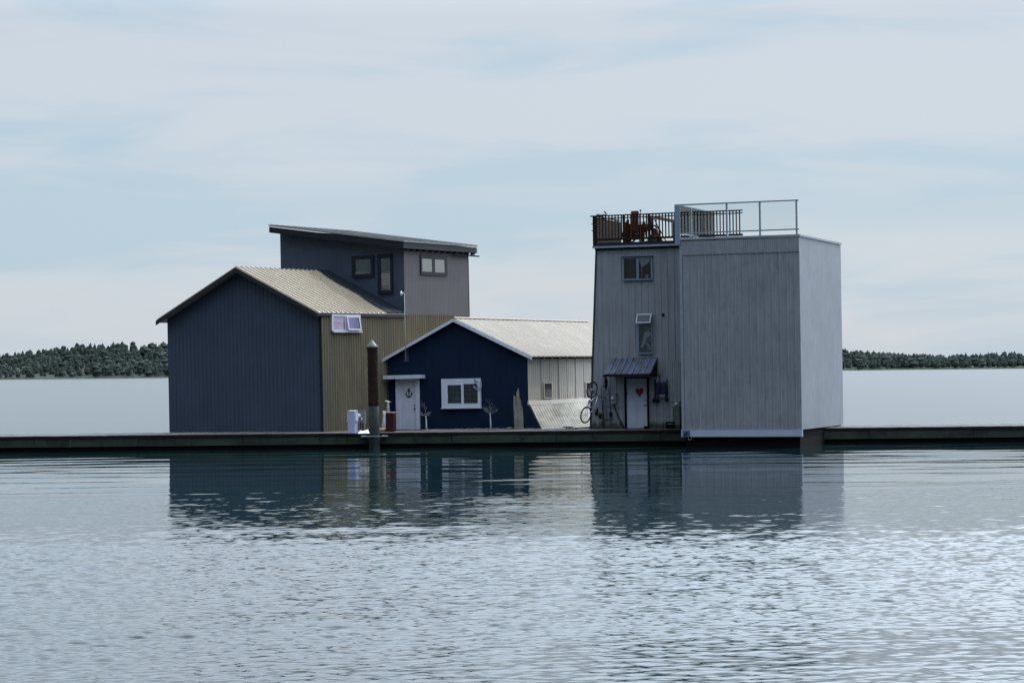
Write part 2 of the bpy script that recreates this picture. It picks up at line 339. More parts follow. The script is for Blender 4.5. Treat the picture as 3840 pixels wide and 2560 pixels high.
# ------------------------------------------------------------------ water
def make_water():
    rng = np.random.default_rng(5); f4 = np.float32
    def geo(a, d, g, end):
        o = [a]
        while o[-1] < end: o.append(o[-1] + d); d *= g
        return o[1:]
    ys = np.concatenate([np.array([-6000, -1500, -400, -120, -40, -10, 2, 8, 12, 15, 17]), np.arange(18, 30, .024), np.arange(30, 40, .034), np.arange(40, 60, .055), np.arange(60, 92, .15), [92.0], np.array(geo(92, .5, 1.4, 9000))])
    us = np.linspace(-1, 1, 900); ext = np.array(geo(0, .4, 1.5, 6000))
    W = (.24 * np.clip(ys, 18, 92) + 3.5)[:, None]
    X = np.concatenate([-W - ext[::-1], W * us[None, :], W + ext], 1).astype(f4)
    Y = np.repeat(ys[:, None], X.shape[1], 1).astype(f4)
    U = X / W.astype(f4)
    P = np.zeros_like(X)                     # gust patches
    for i in range(10):
        a = rng.uniform(0, 2 * np.pi); k = rng.uniform(.2, 1.1); P += np.cos((k * (np.cos(a) * X * .5 + np.sin(a) * Y * 1.2) + rng.uniform(0, 6.28)).astype(f4))
    P = P / f4(np.sqrt(5))
    S = np.zeros_like(X); tot = 0
    lam = np.exp(rng.uniform(np.log(.085), np.log(.52), 90))
    for l in lam:
        th = rng.normal(R(93), R(19) if l < .4 else R(28)); k = 2 * np.pi / l
        ph = (k * (np.cos(th) * X + np.sin(th) * Y) + rng.uniform(0, 6.28)).astype(f4)
        g = .55 if l > .38 else 1.0
        S += (np.sin(ph) + f4(.16) * np.sin(2 * ph + f4(.6))) * f4(g / k); tot += g * g / 2
    C = np.zeros_like(X)                     # slow low swell that breaks reflections into level streaks
    for i in range(18):
        l = np.exp(rng.uniform(np.log(1.1), np.log(4.2))); th = rng.normal(R(91), R(11)); k = 2 * np.pi / l
        C += np.sin((k * (np.cos(th) * X + np.sin(th) * Y) + rng.uniform(0, 6.28)).astype(f4)) / f4(k * 3)
    # calm in the lee of the dock, ruffled in two steps further out
    sm = lambda t: np.clip(t, 0, 1) ** 2 * (3 - 2 * np.clip(t, 0, 1))
    Yw = Y + 1.0 * np.sin(X * .31 + .6) + .8 * P
    amp = .011 + .050 * sm((58 - Yw) / 5) + .100 * sm((47 - Yw) / 9)
    amp = amp * (1 + .13 * P)
    edge = np.clip((1 - np.abs(U)) / .06, 0, 1) * np.clip((Y - 16) / 2, 0, 1) * np.clip((92 - Y) / 4, 0, 1)
    Z = (S / f4(np.sqrt(tot)) * amp + C * .016 * (1 + .3 * P)) * edge
    ny, nx = X.shape
    V = np.stack([X, Y, Z], -1).reshape(-1, 3).astype(np.float32)
    ruffle = (1 - edge).astype(np.float32).ravel()
    i = np.arange(ny * nx).reshape(ny, nx)
    Fc = np.stack([i[:-1, :-1], i[:-1, 1:], i[1:, 1:], i[1:, :-1]], -1).reshape(-1, 4).astype(np.int32)
    me = bpy.data.meshes.new('water'); me.vertices.add(len(V)); me.vertices.foreach_set('co', V.ravel())
    me.loops.add(Fc.size); me.loops.foreach_set('vertex_index', Fc.ravel())
    me.polygons.add(len(Fc)); me.polygons.foreach_set('loop_start', np.arange(0, Fc.size, 4, dtype=np.int32))
    me.polygons.foreach_set('use_smooth', np.ones(len(Fc), dtype=bool)); me.update(calc_edges=True)
    at_ = me.attributes.new('ruffle', 'FLOAT', 'POINT'); at_.data.foreach_set('value', ruffle)
    m = bpy.data.materials.new('harbour_water'); m.use_nodes = True; nt = m.node_tree; b = nt.nodes['Principled BSDF']
    b.inputs['Base Color'].default_value = (.004, .015, .016, 1); b.inputs['Roughness'].default_value = .025; b.inputs['IOR'].default_value = 1.333
    N = nt.nodes.new; L = nt.links.new
    tc = N('ShaderNodeTexCoord'); mp = N('ShaderNodeMapping'); mp.inputs['Scale'].default_value = (5, 9, 1); L(tc.outputs['Object'], mp.inputs[0])
    n = N('ShaderNodeTexNoise'); n.inputs['Scale'].default_value = 1; n.inputs['Detail'].default_value = 3; L(mp.outputs[0], n.inputs['Vector'])
    bp = N('ShaderNodeBump'); bp.inputs['Strength'].default_value = .05; bp.inputs['Distance'].default_value = .02; L(n.outputs[0], bp.inputs['Height']); L(bp.outputs[0], b.inputs['Normal'])
    an = N('ShaderNodeAttribute'); an.attribute_name = 'ruffle'; rm = N('ShaderNodeMapRange'); L(an.outputs['Fac'], rm.inputs[0]); rm.inputs[3].default_value = .025; rm.inputs[4].default_value = .22; L(rm.outputs[0], b.inputs['Roughness'])
    me.materials.append(m)
    o = bpy.data.objects.new('water', me); col.objects.link(o); tag(o, 'rippled harbour water reflecting the houses and pale sky', 'water', kind='structure')
make_water()

# ------------------------------------------------------------------ far shore, well beyond the houses
def far_shore():
    rng = np.random.default_rng(9); n = 220; xs = np.linspace(-3000, 3000, n); m = MB()
    yf = 2300 + 120 * np.sin(xs / 560) + 40 * np.sin(xs / 171 + 1); h = 16 + 9 * np.sin(xs / 330 + 2) + 5 * np.sin(xs / 97) + 3 * np.sin(xs / 41)
    v = []; fs = []
    for i in range(n):
        v += [(xs[i], yf[i], -1), (xs[i], yf[i] + 8, 1.5), (xs[i], yf[i] + 260, 2 + max(0, h[i])), (xs[i], yf[i] + 700, 1), (xs[i], yf[i] + 700, -1)]
    for i in range(n - 1):
        for j in range(4): a = 5 * i + j; fs.append((a, a + 1, a + 6, a + 5))
    m.add(v, fs); o = m.build('shore', pmat('shore_earth', (.035, .045, .032), .95, 0, .4, .02, spec=.1)); tag(o, 'low far shore beyond the houses', 'shore', kind='structure')
    m = MB()
    for i in range(9000):
        x = rng.uniform(-1150, 1150); t = rng.uniform(0, 1); y = np.interp(x, xs, yf) + 10 + 240 * t
        H = rng.uniform(5, 11) * (1 + .3 * np.sin(x / 60 + 1)); w = H * rng.uniform(.2, .42); k = 5; z0 = 1.2 + max(0, np.interp(x, xs, h)) * t
        vs = []; con = rng.uniform() < .55
        prof = ((1, .05), (.8, .4), (.45, .72), (.0, 1.0)) if con else ((.7, .1), (1.15, .45), (.9, .8), (.0, .95))
        for q, (r_, zz) in enumerate(prof):
            for j in range(k):
                a = j * 2 * np.pi / k + q * .6; rr = w * r_ * rng.uniform(.65, 1.3); vs.append((x + rr * np.cos(a), y + rr * np.sin(a), z0 - .6 + H * zz * rng.uniform(.93, 1.07)))
        ff = [(q * k + j, q * k + (j + 1) % k, (q + 1) * k + (j + 1) % k, (q + 1) * k + j) for q in range(3) for j in range(k)]
        m.add(vs, ff)
    o = m.build('far_trees', pmat('far_foliage', (.040, .052, .045), .95, 0, .5, .03, spec=.1)); tag(o, 'distant belt of trees along the far shore', 'trees', kind='stuff')
far_shore()

# ------------------------------------------------------------------ dock
DZ = .64
dock_y = on_z(1700, 1391 + .0105 * 220 + 226.4 - 1.0, DZ).y
def make_dock():
    t = thing('floating_dock', Vector((0, dock_y, 0)), 'long low dark concrete floating dock running along the fronts of the houses', 'dock')
    x0, x1 = -27.0, 26.0
    m = MB(); m.box(x0, x1, .06, 3.6, DZ - .10, DZ - .012).build('deck_base', M_cap, t)
    m = MB(); x = x0
    while x < x1:                                   # planks run from edge to house
        w = min(.14, x1 - x); m.box(x, x + w - .008, .02 + random.uniform(-.012, .012), 3.55, DZ - .012, DZ + random.uniform(-.004, .006)); x += .14
    m.build('deck_planking', M_deck, t)
    m = MB(); x = x0
    while x < x1:
        w = min(random.uniform(2.4, 3.6), x1 - x); dz = random.uniform(-.012, .012)
        m.box(x, x + w - .015, -.03 + random.uniform(-.01, .01), .06, DZ - .115 + dz, DZ - .022 + dz); x += w
    m.build('rub_rail', M_cap, t)
    m = MB(); x = x0; i = 0
    while x < x1:
        w = min(4.1, x1 - x); m.box(x, x + w - .02, .0 + .012 * (i % 2), 3.5, .20, DZ - .12); x += w; i += 1
    m.build('concrete_float', M_concrete, t)
    MB().box(x0 + .1, x1 - .1, .12, 3.4, -.5, .20).build('float_underside', M_black, t)
    for px in (1205, 1560, 1960, 2230):
        x = on_y(px, 1650, dock_y).x; MB().box(x - .03, x + .03, -.05, 0.0, .32, .50).build('bracket', M_dark_metal, t)
    # hoop that ties the dock to the pile
    c = on_y(1405, 1641, dock_y); mm = MB(); 
    mm.box(c.x - .50, c.x - .30, -.55, -.03, .50, .535); mm.box(c.x + .30, c.x + .52, -.55, -.03, .50, .535); mm.box(c.x - .50, c.x + .52, -.62, -.55, .50, .535)
    mm.build('pile_hoop', M_galv, t)
make_dock()

def make_pile():
    yb = dock_y - .30
    base = on_y(1406, 1690, yb); base.z = -1.2
    top = on_y(1395, 1300, yb)
    M = Matrix.Translation(base) @ Matrix.Rotation(-.0125, 4, 'Y')
    t = thing('mooring_pile', M, 'tall brown mooring pile with pointed metal cap and grey lower sleeve', 'pile')
    H = top.z - base.z; zs = on_y(1400, 1522, yb).z - base.z
    m = MB(); prof = []
    for i in range(24):
        z = zs + (H - zs) * i / 23; prof.append((.208 + .006 * math.sin(i * 2.1), z))
    m.lathe(prof, n=20).build('shaft', M_pile, t, True)
    m = MB(); m.lathe([(.216, -1), (.216, .8), (.219, 1.2), (.214, 1.9), (.212, zs)], n=20); 
    m.bar((-.08, -.212, .4), (-.08, -.212, zs - .02), .05, .02, (0, 1, 0)); m.build('sleeve', M_pile_low, t, True)
    MB().lathe([(.232, H - .06), (.236, H), (.20, H + .04), (.015, H + .27), (.0, H + .275)], n=20).build('cap', pmat('dull_cap_metal', (.045, .047, .05), .45, .1, .2, 6, spec=.3), t, True)
make_pile()

# ------------------------------------------------------------------ window helper (in a house frame)
def window(parent, fr, rects, wall, axis, M_f, M_back, depth=.07, fw=.06, sill=None, name='window', reveal=.012, blinds=None, glassm=None):
    """fr = outer rectangle (h0,h1,z0,z1); rects = panes; wall = outward sign handled by mp"""
    mp = wall
    def bx(m, h0, h1, z0, z1, d0, d1):
        m.hexa([mp(h0, d0, z0), mp(h1, d0, z0), mp(h1, d1, z0), mp(h0, d1, z0), mp(h0, d0, z1), mp(h1, d0, z1), mp(h1, d1, z1), mp(h0, d1, z1)])
    h0, h1, z0, z1 = fr
    w = MB()
    hs = sorted(set([h0, h1] + [r[0] for r in rects] + [r[1] for r in rects])); zs = sorted(set([z0, z1] + [r[2] for r in rects] + [r[3] for r in rects]))
    for a, b in zip(hs, hs[1:]):
        run = None
        for c, d in zip(zs, zs[1:]):
            mid = ((a + b) / 2, (c + d) / 2)
            hole = any(r[0] < mid[0] < r[1] and r[2] < mid[1] < r[3] for r in rects)
            if hole:
                if run: bx(w, a, b, run[0], run[1], .0, depth); run = None
            else: run = (run[0], d) if run else (c, d)
        if run: bx(w, a, b, run[0], run[1], .0, depth)
    f = w.build(name, M_f, parent)
    for i, r in enumerate(rects):
        mb = M_back[i] if isinstance(M_back, list) else M_back
        k = MB(); bx(k, r[0], r[1], r[2], r[3], .004, reveal); k.build('window_lining', mb, f)
        g = MB(); bx(g, r[0], r[1], r[2], r[3], depth * .72, depth * .72 + .006); g.build('pane', glassm or G_win, f)
    if sill:
        s_ = MB(); bx(s_, sill[0], sill[1], sill[2], sill[3], 0, depth + .04); s_.build('sill', M_f, f)
    return f, bx

# ------------------------------------------------------------------ left house
def left_house():
    yaw = R(30.2); lean = .011
    org = on_z(1210, 1619, DZ)
    f = Frame(org, yaw, lean)
    t = thing('tan_house', f.M, 'large tan corrugated floating house with a dark navy and mauve upper storey', 'house')
    wc = f.at(1517, 1172, 'x', .02).y
    wr = f.at(1757, 1187, 'x', .02).y
    ze = f.at(1400, 1170, 'x', .0).z           # eave line
    zb = -.05
    wall_top = lambda s: ze + .10
    # tan long wall, faces +x
    m = MB(); m.ribbed(0, wr, .175, .085, 'sine', lambda s, d, z: (d, s, z), lambda s: zb, lambda s: ze - .02); m.build('long_wall', M_tan, t)
    # navy end wall (faces -y) with gable, ridge at x=-3.9
    rx = -3.9; pitch = .49; zr = ze + pitch * (-rx)
    top = lambda s: zr - pitch * abs(s - rx) - .03
    m = MB(); m.ribbed(2 * rx, -.02, .20, .012, 'groove', lambda s, d, z: (s, -d, z), lambda s: zb, top, extra=(rx,)); m.build('end_wall', M_navy, t)
    MB().box(-.06, .05, -.035, .05, zb, ze - .03).build('corner_board', M_trim_dark, t)
    m = MB(); m.box(2 * rx + .04, 2 * rx + .08, .05, wr, zb, ze).box(2 * rx + .08, -.08, wr - .1, wr - .05, zb, ze).build('rear_wall', M_navy, t)
    # lower roof: standing seams run up the slope
    def slope(sgn, x_e, w0, w1, x_t=0.0):
        mp = lambda s, d, q: (rx + sgn * q, s, zr - pitch * q + d)
        mm = MB(); mm.ribbed(w0, w1, .33, .055, 'seam', mp, lambda s: x_t, lambda s: x_e, thick=.05); return mm
    slope(1, -rx + .13, -.38, wc + .01).build('roof', M_roof_tan, t)
    slope(-1, -rx + .28, -.38, wr + .2, .012).build('roof', M_roof_tan, t)
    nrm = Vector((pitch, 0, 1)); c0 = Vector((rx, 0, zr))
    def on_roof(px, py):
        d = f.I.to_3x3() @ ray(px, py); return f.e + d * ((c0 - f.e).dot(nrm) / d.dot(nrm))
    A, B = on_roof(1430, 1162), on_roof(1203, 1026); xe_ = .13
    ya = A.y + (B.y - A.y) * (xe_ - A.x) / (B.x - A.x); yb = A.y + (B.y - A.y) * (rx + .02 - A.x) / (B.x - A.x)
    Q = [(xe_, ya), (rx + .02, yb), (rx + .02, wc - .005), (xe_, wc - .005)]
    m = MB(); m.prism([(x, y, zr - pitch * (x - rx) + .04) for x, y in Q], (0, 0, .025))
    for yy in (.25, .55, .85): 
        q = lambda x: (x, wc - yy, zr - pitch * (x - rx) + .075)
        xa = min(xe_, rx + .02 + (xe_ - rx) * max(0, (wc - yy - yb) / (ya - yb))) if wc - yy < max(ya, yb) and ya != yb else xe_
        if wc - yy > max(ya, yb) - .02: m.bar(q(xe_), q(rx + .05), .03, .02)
    m.build('dark_roof_strip', M_near_black, t)  # dark strip over the roof along the foot of the upper front wall
    MB().box(.09, .15, -.36, wc + .02, ze - .20, ze - .075).build('gutter', M_fascia, t)
    MB().prism([(rx - .0, -.40, zr - .02), (.14, -.40, zr - pitch * (.14 - rx) - .02), (.14, -.40, zr - pitch * (.14 - rx) - .2), (rx, -.40, zr - .2)], (0, .03, 0)).build('barge_board', M_fascia, t)
    MB().prism([(rx - .0, -.40, zr - .02), (2 * rx - .30, -.40, zr - pitch * (.30 - rx) - .02), (2 * rx - .30, -.40, zr - pitch * (.30 - rx) - .2), (rx, -.40, zr - .2)], (0, .03, 0)).build('barge_board', M_fascia, t)
    # upper storey
    o2 = .30; xl = -6.4; sl = .146
    zt_e = f.at(1512, 902, 'x', o2).z          # roof top at the eave edge
    w0 = f.at(1512, 902, 'x', o2).y            # front edge of the roof
    w1 = f.at(1788, 924, 'x', o2).y
    ztop = lambda x: zt_e + sl * (o2 - x)
    zbm = f.at(1640, 1184, 'x', .05).z
    m = MB(); m.ribbed(xl, .0, .12, .008, 'groove', lambda s, d, z: (s, wc - d, z), lambda s: ze - .3 if s > rx - 3 else ze - .3, lambda s: ztop(s) - .30); m.build('upper_front_wall', M_navy, t)
    m = MB(); m.ribbed(wc - .012, wr, .11, .004, 'groove', lambda s, d, z: (.055 + d, s, z), lambda s: zbm, lambda s: ztop(.05) - .30); m.build('upper_side_wall', M_mauve, t)
    m = MB(); m.box(xl, xl + .05, wc + .05, wr, ze, ztop(xl) - .32).box(xl + .05, 0, wr - .06, wr - .012, ze, zt_e - .3).build('upper_rear_wall', M_navy, t)
    MB().box(.02, .068, wr, wr + .03, zbm, zt_e - .3).build('corner_board', M_fascia, t)
    # roof slab with dark fascia
    fh = .34
    rf = MB(); rf.ribbed(w0 - .02, w1 + .02, .42, .03, 'seam', lambda s, d, q: (q, s, ztop(q) + d), lambda s: xl - .3, lambda s: o2 + .03, thick=.025).build('upper_roof', M_roof_grey, t)
    m = MB(); m.prism([(o2, w0, ztop(o2) - .03 - .055), (o2, w0, ztop(o2) - fh), (xl - .28, w0, ztop(xl - .28) - fh), (xl - .28, w0, ztop(xl - .28) - .085)], (0, .04, 0)).build('rake_fascia', M_trim_dark, t)
    m = MB(); m.box(o2 - .04, o2 + .002, w0 + .04, w1, ztop(o2) - fh + .02, ztop(o2) - .084).build('eave_fascia', M_fascia, t)
    m = MB(); m.prism([(o2 - .04, w1 - .04, ztop(o2) - .09), (o2 - .04, w1 - .04, ztop(o2) - fh), (xl, w1 - .04, ztop(xl) - fh), (xl, w1 - .04, ztop(xl) - .09)], (0, .04, 0)).build('rake_fascia', M_trim_dark, t)
    m = MB(); m.prism([(o2 - .05, w0 + .05, ztop(o2) - .20), (xl, w0 + .05, ztop(xl) - .20), (xl, w1 - .05, ztop(xl) - .20), (o2 - .05, w1 - .05, ztop(o2) - .20)], (0, 0, .03)).build('soffit', M_trim_dark, t)
    MB().box(.071, o2 - .06, w0 + .06, w1 - .05, zt_e - .325, zt_e - .29).build('eave_gap_shade', M_near_black, t)  # near-black board painting shade into the gap between the rafter tails
    w = w0 + .35
    while w < w1 - .1:
        MB().prism([(.07, w, ztop(o2) - .40), (o2 - .05, w, ztop(o2) - .40), (o2 - .05, w, ztop(o2) - .21), (.07, w, ztop(o2) - .19)], (0, .09, 0)).build('rafter_tail', M_trim_dark, t)
        w += .50
    a = f.at(1700, 953, 'x', .2); b = f.at(1796, 961, 'x', .2)
    MB().tube([a, b], .035, 8).build('gutter_pipe', M_trim_dark, t)
    # windows on navy front wall: plane y = wc
    mpf = lambda h, d, z: (h, wc - .004 - d, z)
    window(t, f.fr(1322, 959, 1404, 1039, wc), [f.fr(1335, 972, 1393, 1027, wc)], mpf, 'y', M_trim_dark, M_curtain)
    fw, bx = window(t, f.fr(1419, 953, 1473, 1101, wc), [f.fr(1431, 968, 1466, 1089, wc)], mpf, 'y', M_trim_dark, M_curtain)
    for q in ((1431, 1020, 1466, 1026), (1432, 1064, 1467, 1067)):
        k = MB(); bx(k, *f.fr(*q, wc), .014, .03); k.build('blind_rail', M_lav, fw)
    # mauve side window: plane x = .055
    mps = lambda h, d, z: (.064 + d, h, z)
    window(t, f.fr(1575, 957, 1674, 1033, .06, 'x'), [f.fr(1580, 971, 1617, 1019, .06, 'x'), f.fr(1628, 974, 1664, 1022, .06, 'x')], mps, 'x', M_fascia, M_lav, depth=.045, glassm=G_clear)
    # white window in tan wall
    mpt = lambda h, d, z: (.086 + d, h, z)
    s_ = f.fr(1240, 1240, 1348, 1247, .036, 'x')
    fw, bx = window(t, f.fr(1236, 1179, 1344, 1241, .036, 'x'), [f.fr(1242, 1186, 1284, 1235, .036, 'x'), f.fr(1292, 1187, 1338, 1236, .036, 'x')], mpt, 'x', M_sash, [M_lav, M_lav], sill=s_, glassm=glass('thin_glass', (.96, .93, .98), .06, .0, 1.2))
    # the right-hand sash is pushed open at its foot
    h0, h1, z0, z1 = f.fr(1291, 1186, 1340, 1239, .056, 'x'); a = R(9)
    sm = MB(); L_ = z1 - z0
    def sp_(h, q, d): return (.155 + q * math.sin(a) + d * math.cos(a), h, z1 - q * math.cos(a) + d * math.sin(a))
    def sbox(mm, ha, hb, qa, qb, da, db): mm.hexa([sp_(ha, qa, da), sp_(hb, qa, da), sp_(hb, qb, da), sp_(ha, qb, da), sp_(ha, qa, db), sp_(hb, qa, db), sp_(hb, qb, db), sp_(ha, qb, db)])
    e = .075
    sbox(sm, h0, h1, 0, e * .7, 0, .03); sbox(sm, h0, h1, L_ - e * .7, L_, 0, .03); sbox(sm, h0, h0 + e, e * .7, L_ - e * .7, 0, .03); sbox(sm, h1 - e, h1, e * .7, L_ - e * .7, 0, .03)
    sash = sm.build('open_sash', M_sash, fw)
    g = MB(); sbox(g, h0 + e, h1 - e, e * .7, L_ - e * .7, .010, .018); g.build('sash_pane', glass('lilac_glass', (.80, .76, .97), .06, .0, 1.2), fw)
    # float below
    MB().box(2 * rx, .02, .02, wr, -1.0, zb - .01).build('house_float', M_black, t)
    return f
FL = left_house()

# ------------------------------------------------------------------ blue house
def anchor_mesh(mp, c, s, tilt=0.0, d0=.0, d1=.03, ch=True):
    """anchor about s tall, laid on a plane: mp(h, d, z)"""
    m = MB(); ca, sa = math.cos(tilt), math.sin(tilt)
    def P(a, b, d): return mp(c[0] + (a * ca - b * sa) * s, d, c[1] + (a * sa + b * ca) * s)
    def strip(pts, w):
        for (p, q) in zip(pts, pts[1:]):
            p = Vector(p); q = Vector(q); n = (q - p).normalized(); n = Vector((-n.y, n.x)) * w / 2; ex = (q - p).normalized() * w * .25
            r = [p - n - ex, q - n + ex, q + n + ex, p + n - ex]
            m.hexa([P(v.x, v.y, d0) for v in r] + [P(v.x, v.y, d1) for v in r])
    strip([(0, -.42), (0, .30)], .09)
    strip([(-.2, .20), (.2, .20)], .08)
    strip([(.1 * math.cos(i * math.pi / 5), .38 + .1 * math.sin(i * math.pi / 5)) for i in range(11)], .05)
    strip([(.34 * math.cos(R(180 + i * 15)), -.10 + .36 * math.sin(R(180 + i * 15))) for i in range(13)], .09)
    for sg in (-1, 1):
        tri = [(sg * .25, -.10), (sg * .45, -.12), (sg * .36, .08)]
        m.add([P(a, b, d0) for a, b in tri] + [P(a, b, d1) for a, b in tri], [(0, 1, 2), (3, 4, 5), (0, 1, 4, 3), (1, 2, 5, 4), (2, 0, 3, 5)])
    return m

def blue_house():
    yaw = R(24.8); lean = .010
    org = on_z(1982, 1608, DZ)
    f = Frame(org, yaw, lean)
    t = thing('blue_house', f.M, 'deep blue gabled boathouse with white door and window and white corrugated side and roof', 'house')
    xl = f.at(1459, 1450, 'y').x
    zel = f.at(1457, 1335, 'y').z; zer = f.at(1978, 1322, 'y').z; pk = f.at(1708, 1192, 'y'); xp = pk.x; zp = pk.z
    L_ = f.at(2205, 1209, 'x', xp).y
    zs = f.at(1983, 1508, 'x', 0).z                       # top of the skirt
    xs_ = f.at(2034, 1608, 'y', 0).x                      # foot of the skirt
    zb = -.06
    sr_ = (zp - zer) / (0 - xp); sl_ = (zp - zel) / (xp - xl)
    top = lambda s: zp - (sr_ * (s - xp) if s > xp else sl_ * (xp - s)) - .06
    m = MB(); m.ribbed(xl, 0, .305, .006, 'groove', lambda s, d, z: (s, -d, z), lambda s: zb, top, extra=(xp,))
    m.prism([(0.001, 0, zb), (xs_, 0, zb), (0.03, 0, zs), (0.001, 0, zs)], (0, .035, 0))
    m.build('front_wall', M_blue, t)
    m = MB(); m.ribbed(.03, L_ - .1, .20, .011, 'rib', lambda s, d, z: (d, s, z), lambda s: zs, lambda s: zer - .02); m.build('side_wall', M_white_wall, t)
    m = MB()
    for k in range(1, int(L_ / .8)): m.box(.0, .016, .42 + k * .9, .438 + k * .9, zs + .06, zer - .02)
    m.build('panel_joint', M_grey_box, t)
    mp = lambda s, d, q: (.05 + (xs_ - .05) * q + d * .86, s, zs - .10 + (zb - zs + .10) * q + d * .5)
    m = MB(); m.ribbed(.0, L_ - .1, .26, .022, 'sine', mp, lambda s: 0, lambda s: 1); m.build('sloping_skirt', M_skirt, t)
    MB().hexa([(-.01, -.01, zs - .11), (.075, -.01, zs - .11), (.075, L_ - .1, zs - .11), (-.01, L_ - .1, zs - .11), (-.01, -.01, zs + .06), (.03, -.01, zs + .06), (.03, L_ - .1, zs + .06), (-.01, L_ - .1, zs + .06)]).build('flashing_band', M_white_wall, t)
    m = MB(); m.box(xl, xl + .05, .05, L_, zb, zel - .05).box(xl + .05, -.05, L_ - .08, L_ - .02, zb, zer - .1).build('rear_wall', M_white_wall, t)
    # roof, corrugations run up the slope
    ov = .20
    def slope(sg, k, qmax):
        mpp = lambda s, d, q: (xp + sg * q, s, zp - k * q + d)
        mm = MB(); mm.ribbed(-ov, L_, .46, .022, 'rib1', mpp, lambda s: .01, lambda s: qmax, thick=.02); return mm
    qr = f.at(1995, 1324, 'y', -ov).x - xp; ql = xp - f.at(1432, 1343, 'y', -ov).x
    slope(1, sr_, qr).build('roof', M_white_roof, t); slope(-1, sl_, ql).build('roof', M_white_roof, t)
    MB().prism([(xp - .10, -ov - .01, zp - .015), (xp, -ov - .01, zp + .04), (xp + .10, -ov - .01, zp - .01), (xp + .10, -ov - .01, zp + .0), (xp, -ov - .01, zp + .05), (xp - .10, -ov - .01, zp - .005)], (0, L_ + ov + .05, 0)).build('ridge_cap', M_white_roof, t)
    bh = .125
    for sg, k, q in ((1, sr_, qr), (-1, sl_, ql)):
        a = lambda qq, dz: (xp + sg * qq, -ov - .035, zp - k * qq + dz)
        MB().prism([a(0, -.03), a(q, -.03), a(q, -.03 - bh), a(0, -.03 - bh)], (0, .034, 0)).build('barge_board', M_white, t)
    w = .15
    while w < L_ - .2:
        MB().prism([(.03, w, zer - .02), (qr + xp - .03, w, zp - sr_ * (qr - .03) - .03), (qr + xp - .03, w, zp - sr_ * (qr - .03) - .13), (.03, w, zer - .25)], (0, .10, 0)).build('rafter_tail', M_wood_dark, t); w += .8
    # front window
    mpf = lambda h, d, z: (h, -.004 - d, z)
    outer = f.fr(1659, 1419, 1805, 1527); p1 = f.fr(1682, 1443, 1733, 1512); p2 = f.fr(1742, 1439, 1795, 1512)
    fw, bx = window(t, outer, [p1, p2], mpf, 'y', M_white, M_in, depth=.09, sill=(outer[0] - .02, outer[1] + .02, outer[2] - .045, outer[2] - .002), glassm=G_win)
    for p in (p1, p2):
        m = MB(); n = 15
        for i in range(n):
            z = p[2] + (p[3] - p[2]) * (i + .5) / n; h = (p[3] - p[2]) / n
            m.hexa([mpf(p[0] + .02, .018, z - h * .1), mpf(p[1] - .02, .018, z - h * .1), mpf(p[1] - .02, .04, z - h * .32), mpf(p[0] + .02, .04, z - h * .32),
                    mpf(p[0] + .02, .018, z + h * .02), mpf(p[1] - .02, .018, z + h * .02), mpf(p[1] - .02, .04, z - h * .2), mpf(p[0] + .02, .04, z - h * .2)])
        c = (p[0] * .58 + p[1] * .42); bx(m, c - .008, c + .008, p[2], p[3], .042, .046)
        m.build('blind', M_slat, fw)
    s = (p1[1] - p1[0]); 
    m = MB(); bx(m, p1[0] + s * .30, p1[0] + s * .33, p1[2] + .04, p1[3] - .14, .046, .058); bx(m, p1[0] + s * .27, p1[0] + s * .36, p1[2] + .04, p1[2] + .075, .0585, .062); bx(m, p1[0] + s * .52, p1[0] + s * .78, p1[2] + .045, p1[2] + .06, .046, .058)
    m.add([mpf(p1[0] + s * .5, .05, p1[2] + .1), mpf(p1[0] + s * .8, .05, p1[2] + .1), mpf(p1[0] + s * .66, .05, p1[3] - .12), mpf(p1[0] + s * .5, .056, p1[2] + .1), mpf(p1[0] + s * .8, .056, p1[2] + .1), mpf(p1[0] + s * .66, .056, p1[3] - .12)], [(0, 1, 2), (3, 5, 4), (0, 3, 4, 1), (1, 4, 5, 2), (2, 5, 3, 0)])
    m.build('sill_ornament', M_curtain, fw)
    # door
    do = f.fr(1488, 1412, 1575, 1618); dl = f.fr(1501, 1431, 1562, 1618)
    zf = .03
    w_ = MB(); bx(w_, do[0], dl[0], zf, do[3], 0, .09); bx(w_, dl[1], do[1], zf, do[3], 0, .09); bx(w_, dl[0], dl[1], dl[3], do[3], 0, .09)
    frm = w_.build('door_frame', M_white, t)
    w_ = MB(); bx(w_, dl[0], dl[1], zf, dl[3], .0, .035)
    sw = (dl[1] - dl[0]); sh = dl[3] - zf
    for cxx in (.12, .56):
        for za, zb_ in ((.08, .36), (.42, .60), (.88, .95)):
            bx(w_, dl[0] + sw * cxx, dl[0] + sw * (cxx + .32), zf + sh * za, zf + sh * zb_, .0351, .041)
    door = w_.build('door', M_white, t)
    a = f.at(1534, 1472, 'y', -.04); am = anchor_mesh(mpf, (a.x, a.z), .37, 0, .046, .066); am.build('anchor_emblem', M_dark_metal, door)
    h = f.at(1561, 1532, 'y', -.05); m = MB(); m.ell((dl[1] - .05, -.085, h.z), .035, .035, .035, 10, 8); m.build('handle', M_dark_metal, door, True); m = MB(); m.ell((dl[1] - .05, -.075, h.z + .14), .025, .02, .03, 10, 8); m.build('lock', M_dark_metal, door, True)
    cn = f.fr(1443, 1406, 1584, 1420, -.25); m = MB()
    m.box(cn[0], cn[1] - .36, -.42, -.001, cn[2], cn[3]); m.box(cn[1] - .355, cn[1], -.42, -.001, cn[2] + .004, cn[3] + .002); m.build('door_canopy', M_white, t)
    # side windows (plane x = .022)
    mps = lambda h, d, z: (.022 + d, h, z)
    window(t, f.fr(2038, 1432, 2072, 1493, .022, 'x'), [f.fr(2041, 1437, 2068, 1489, .022, 'x')], mps, 'x', M_white_wall, M_in, depth=.02)
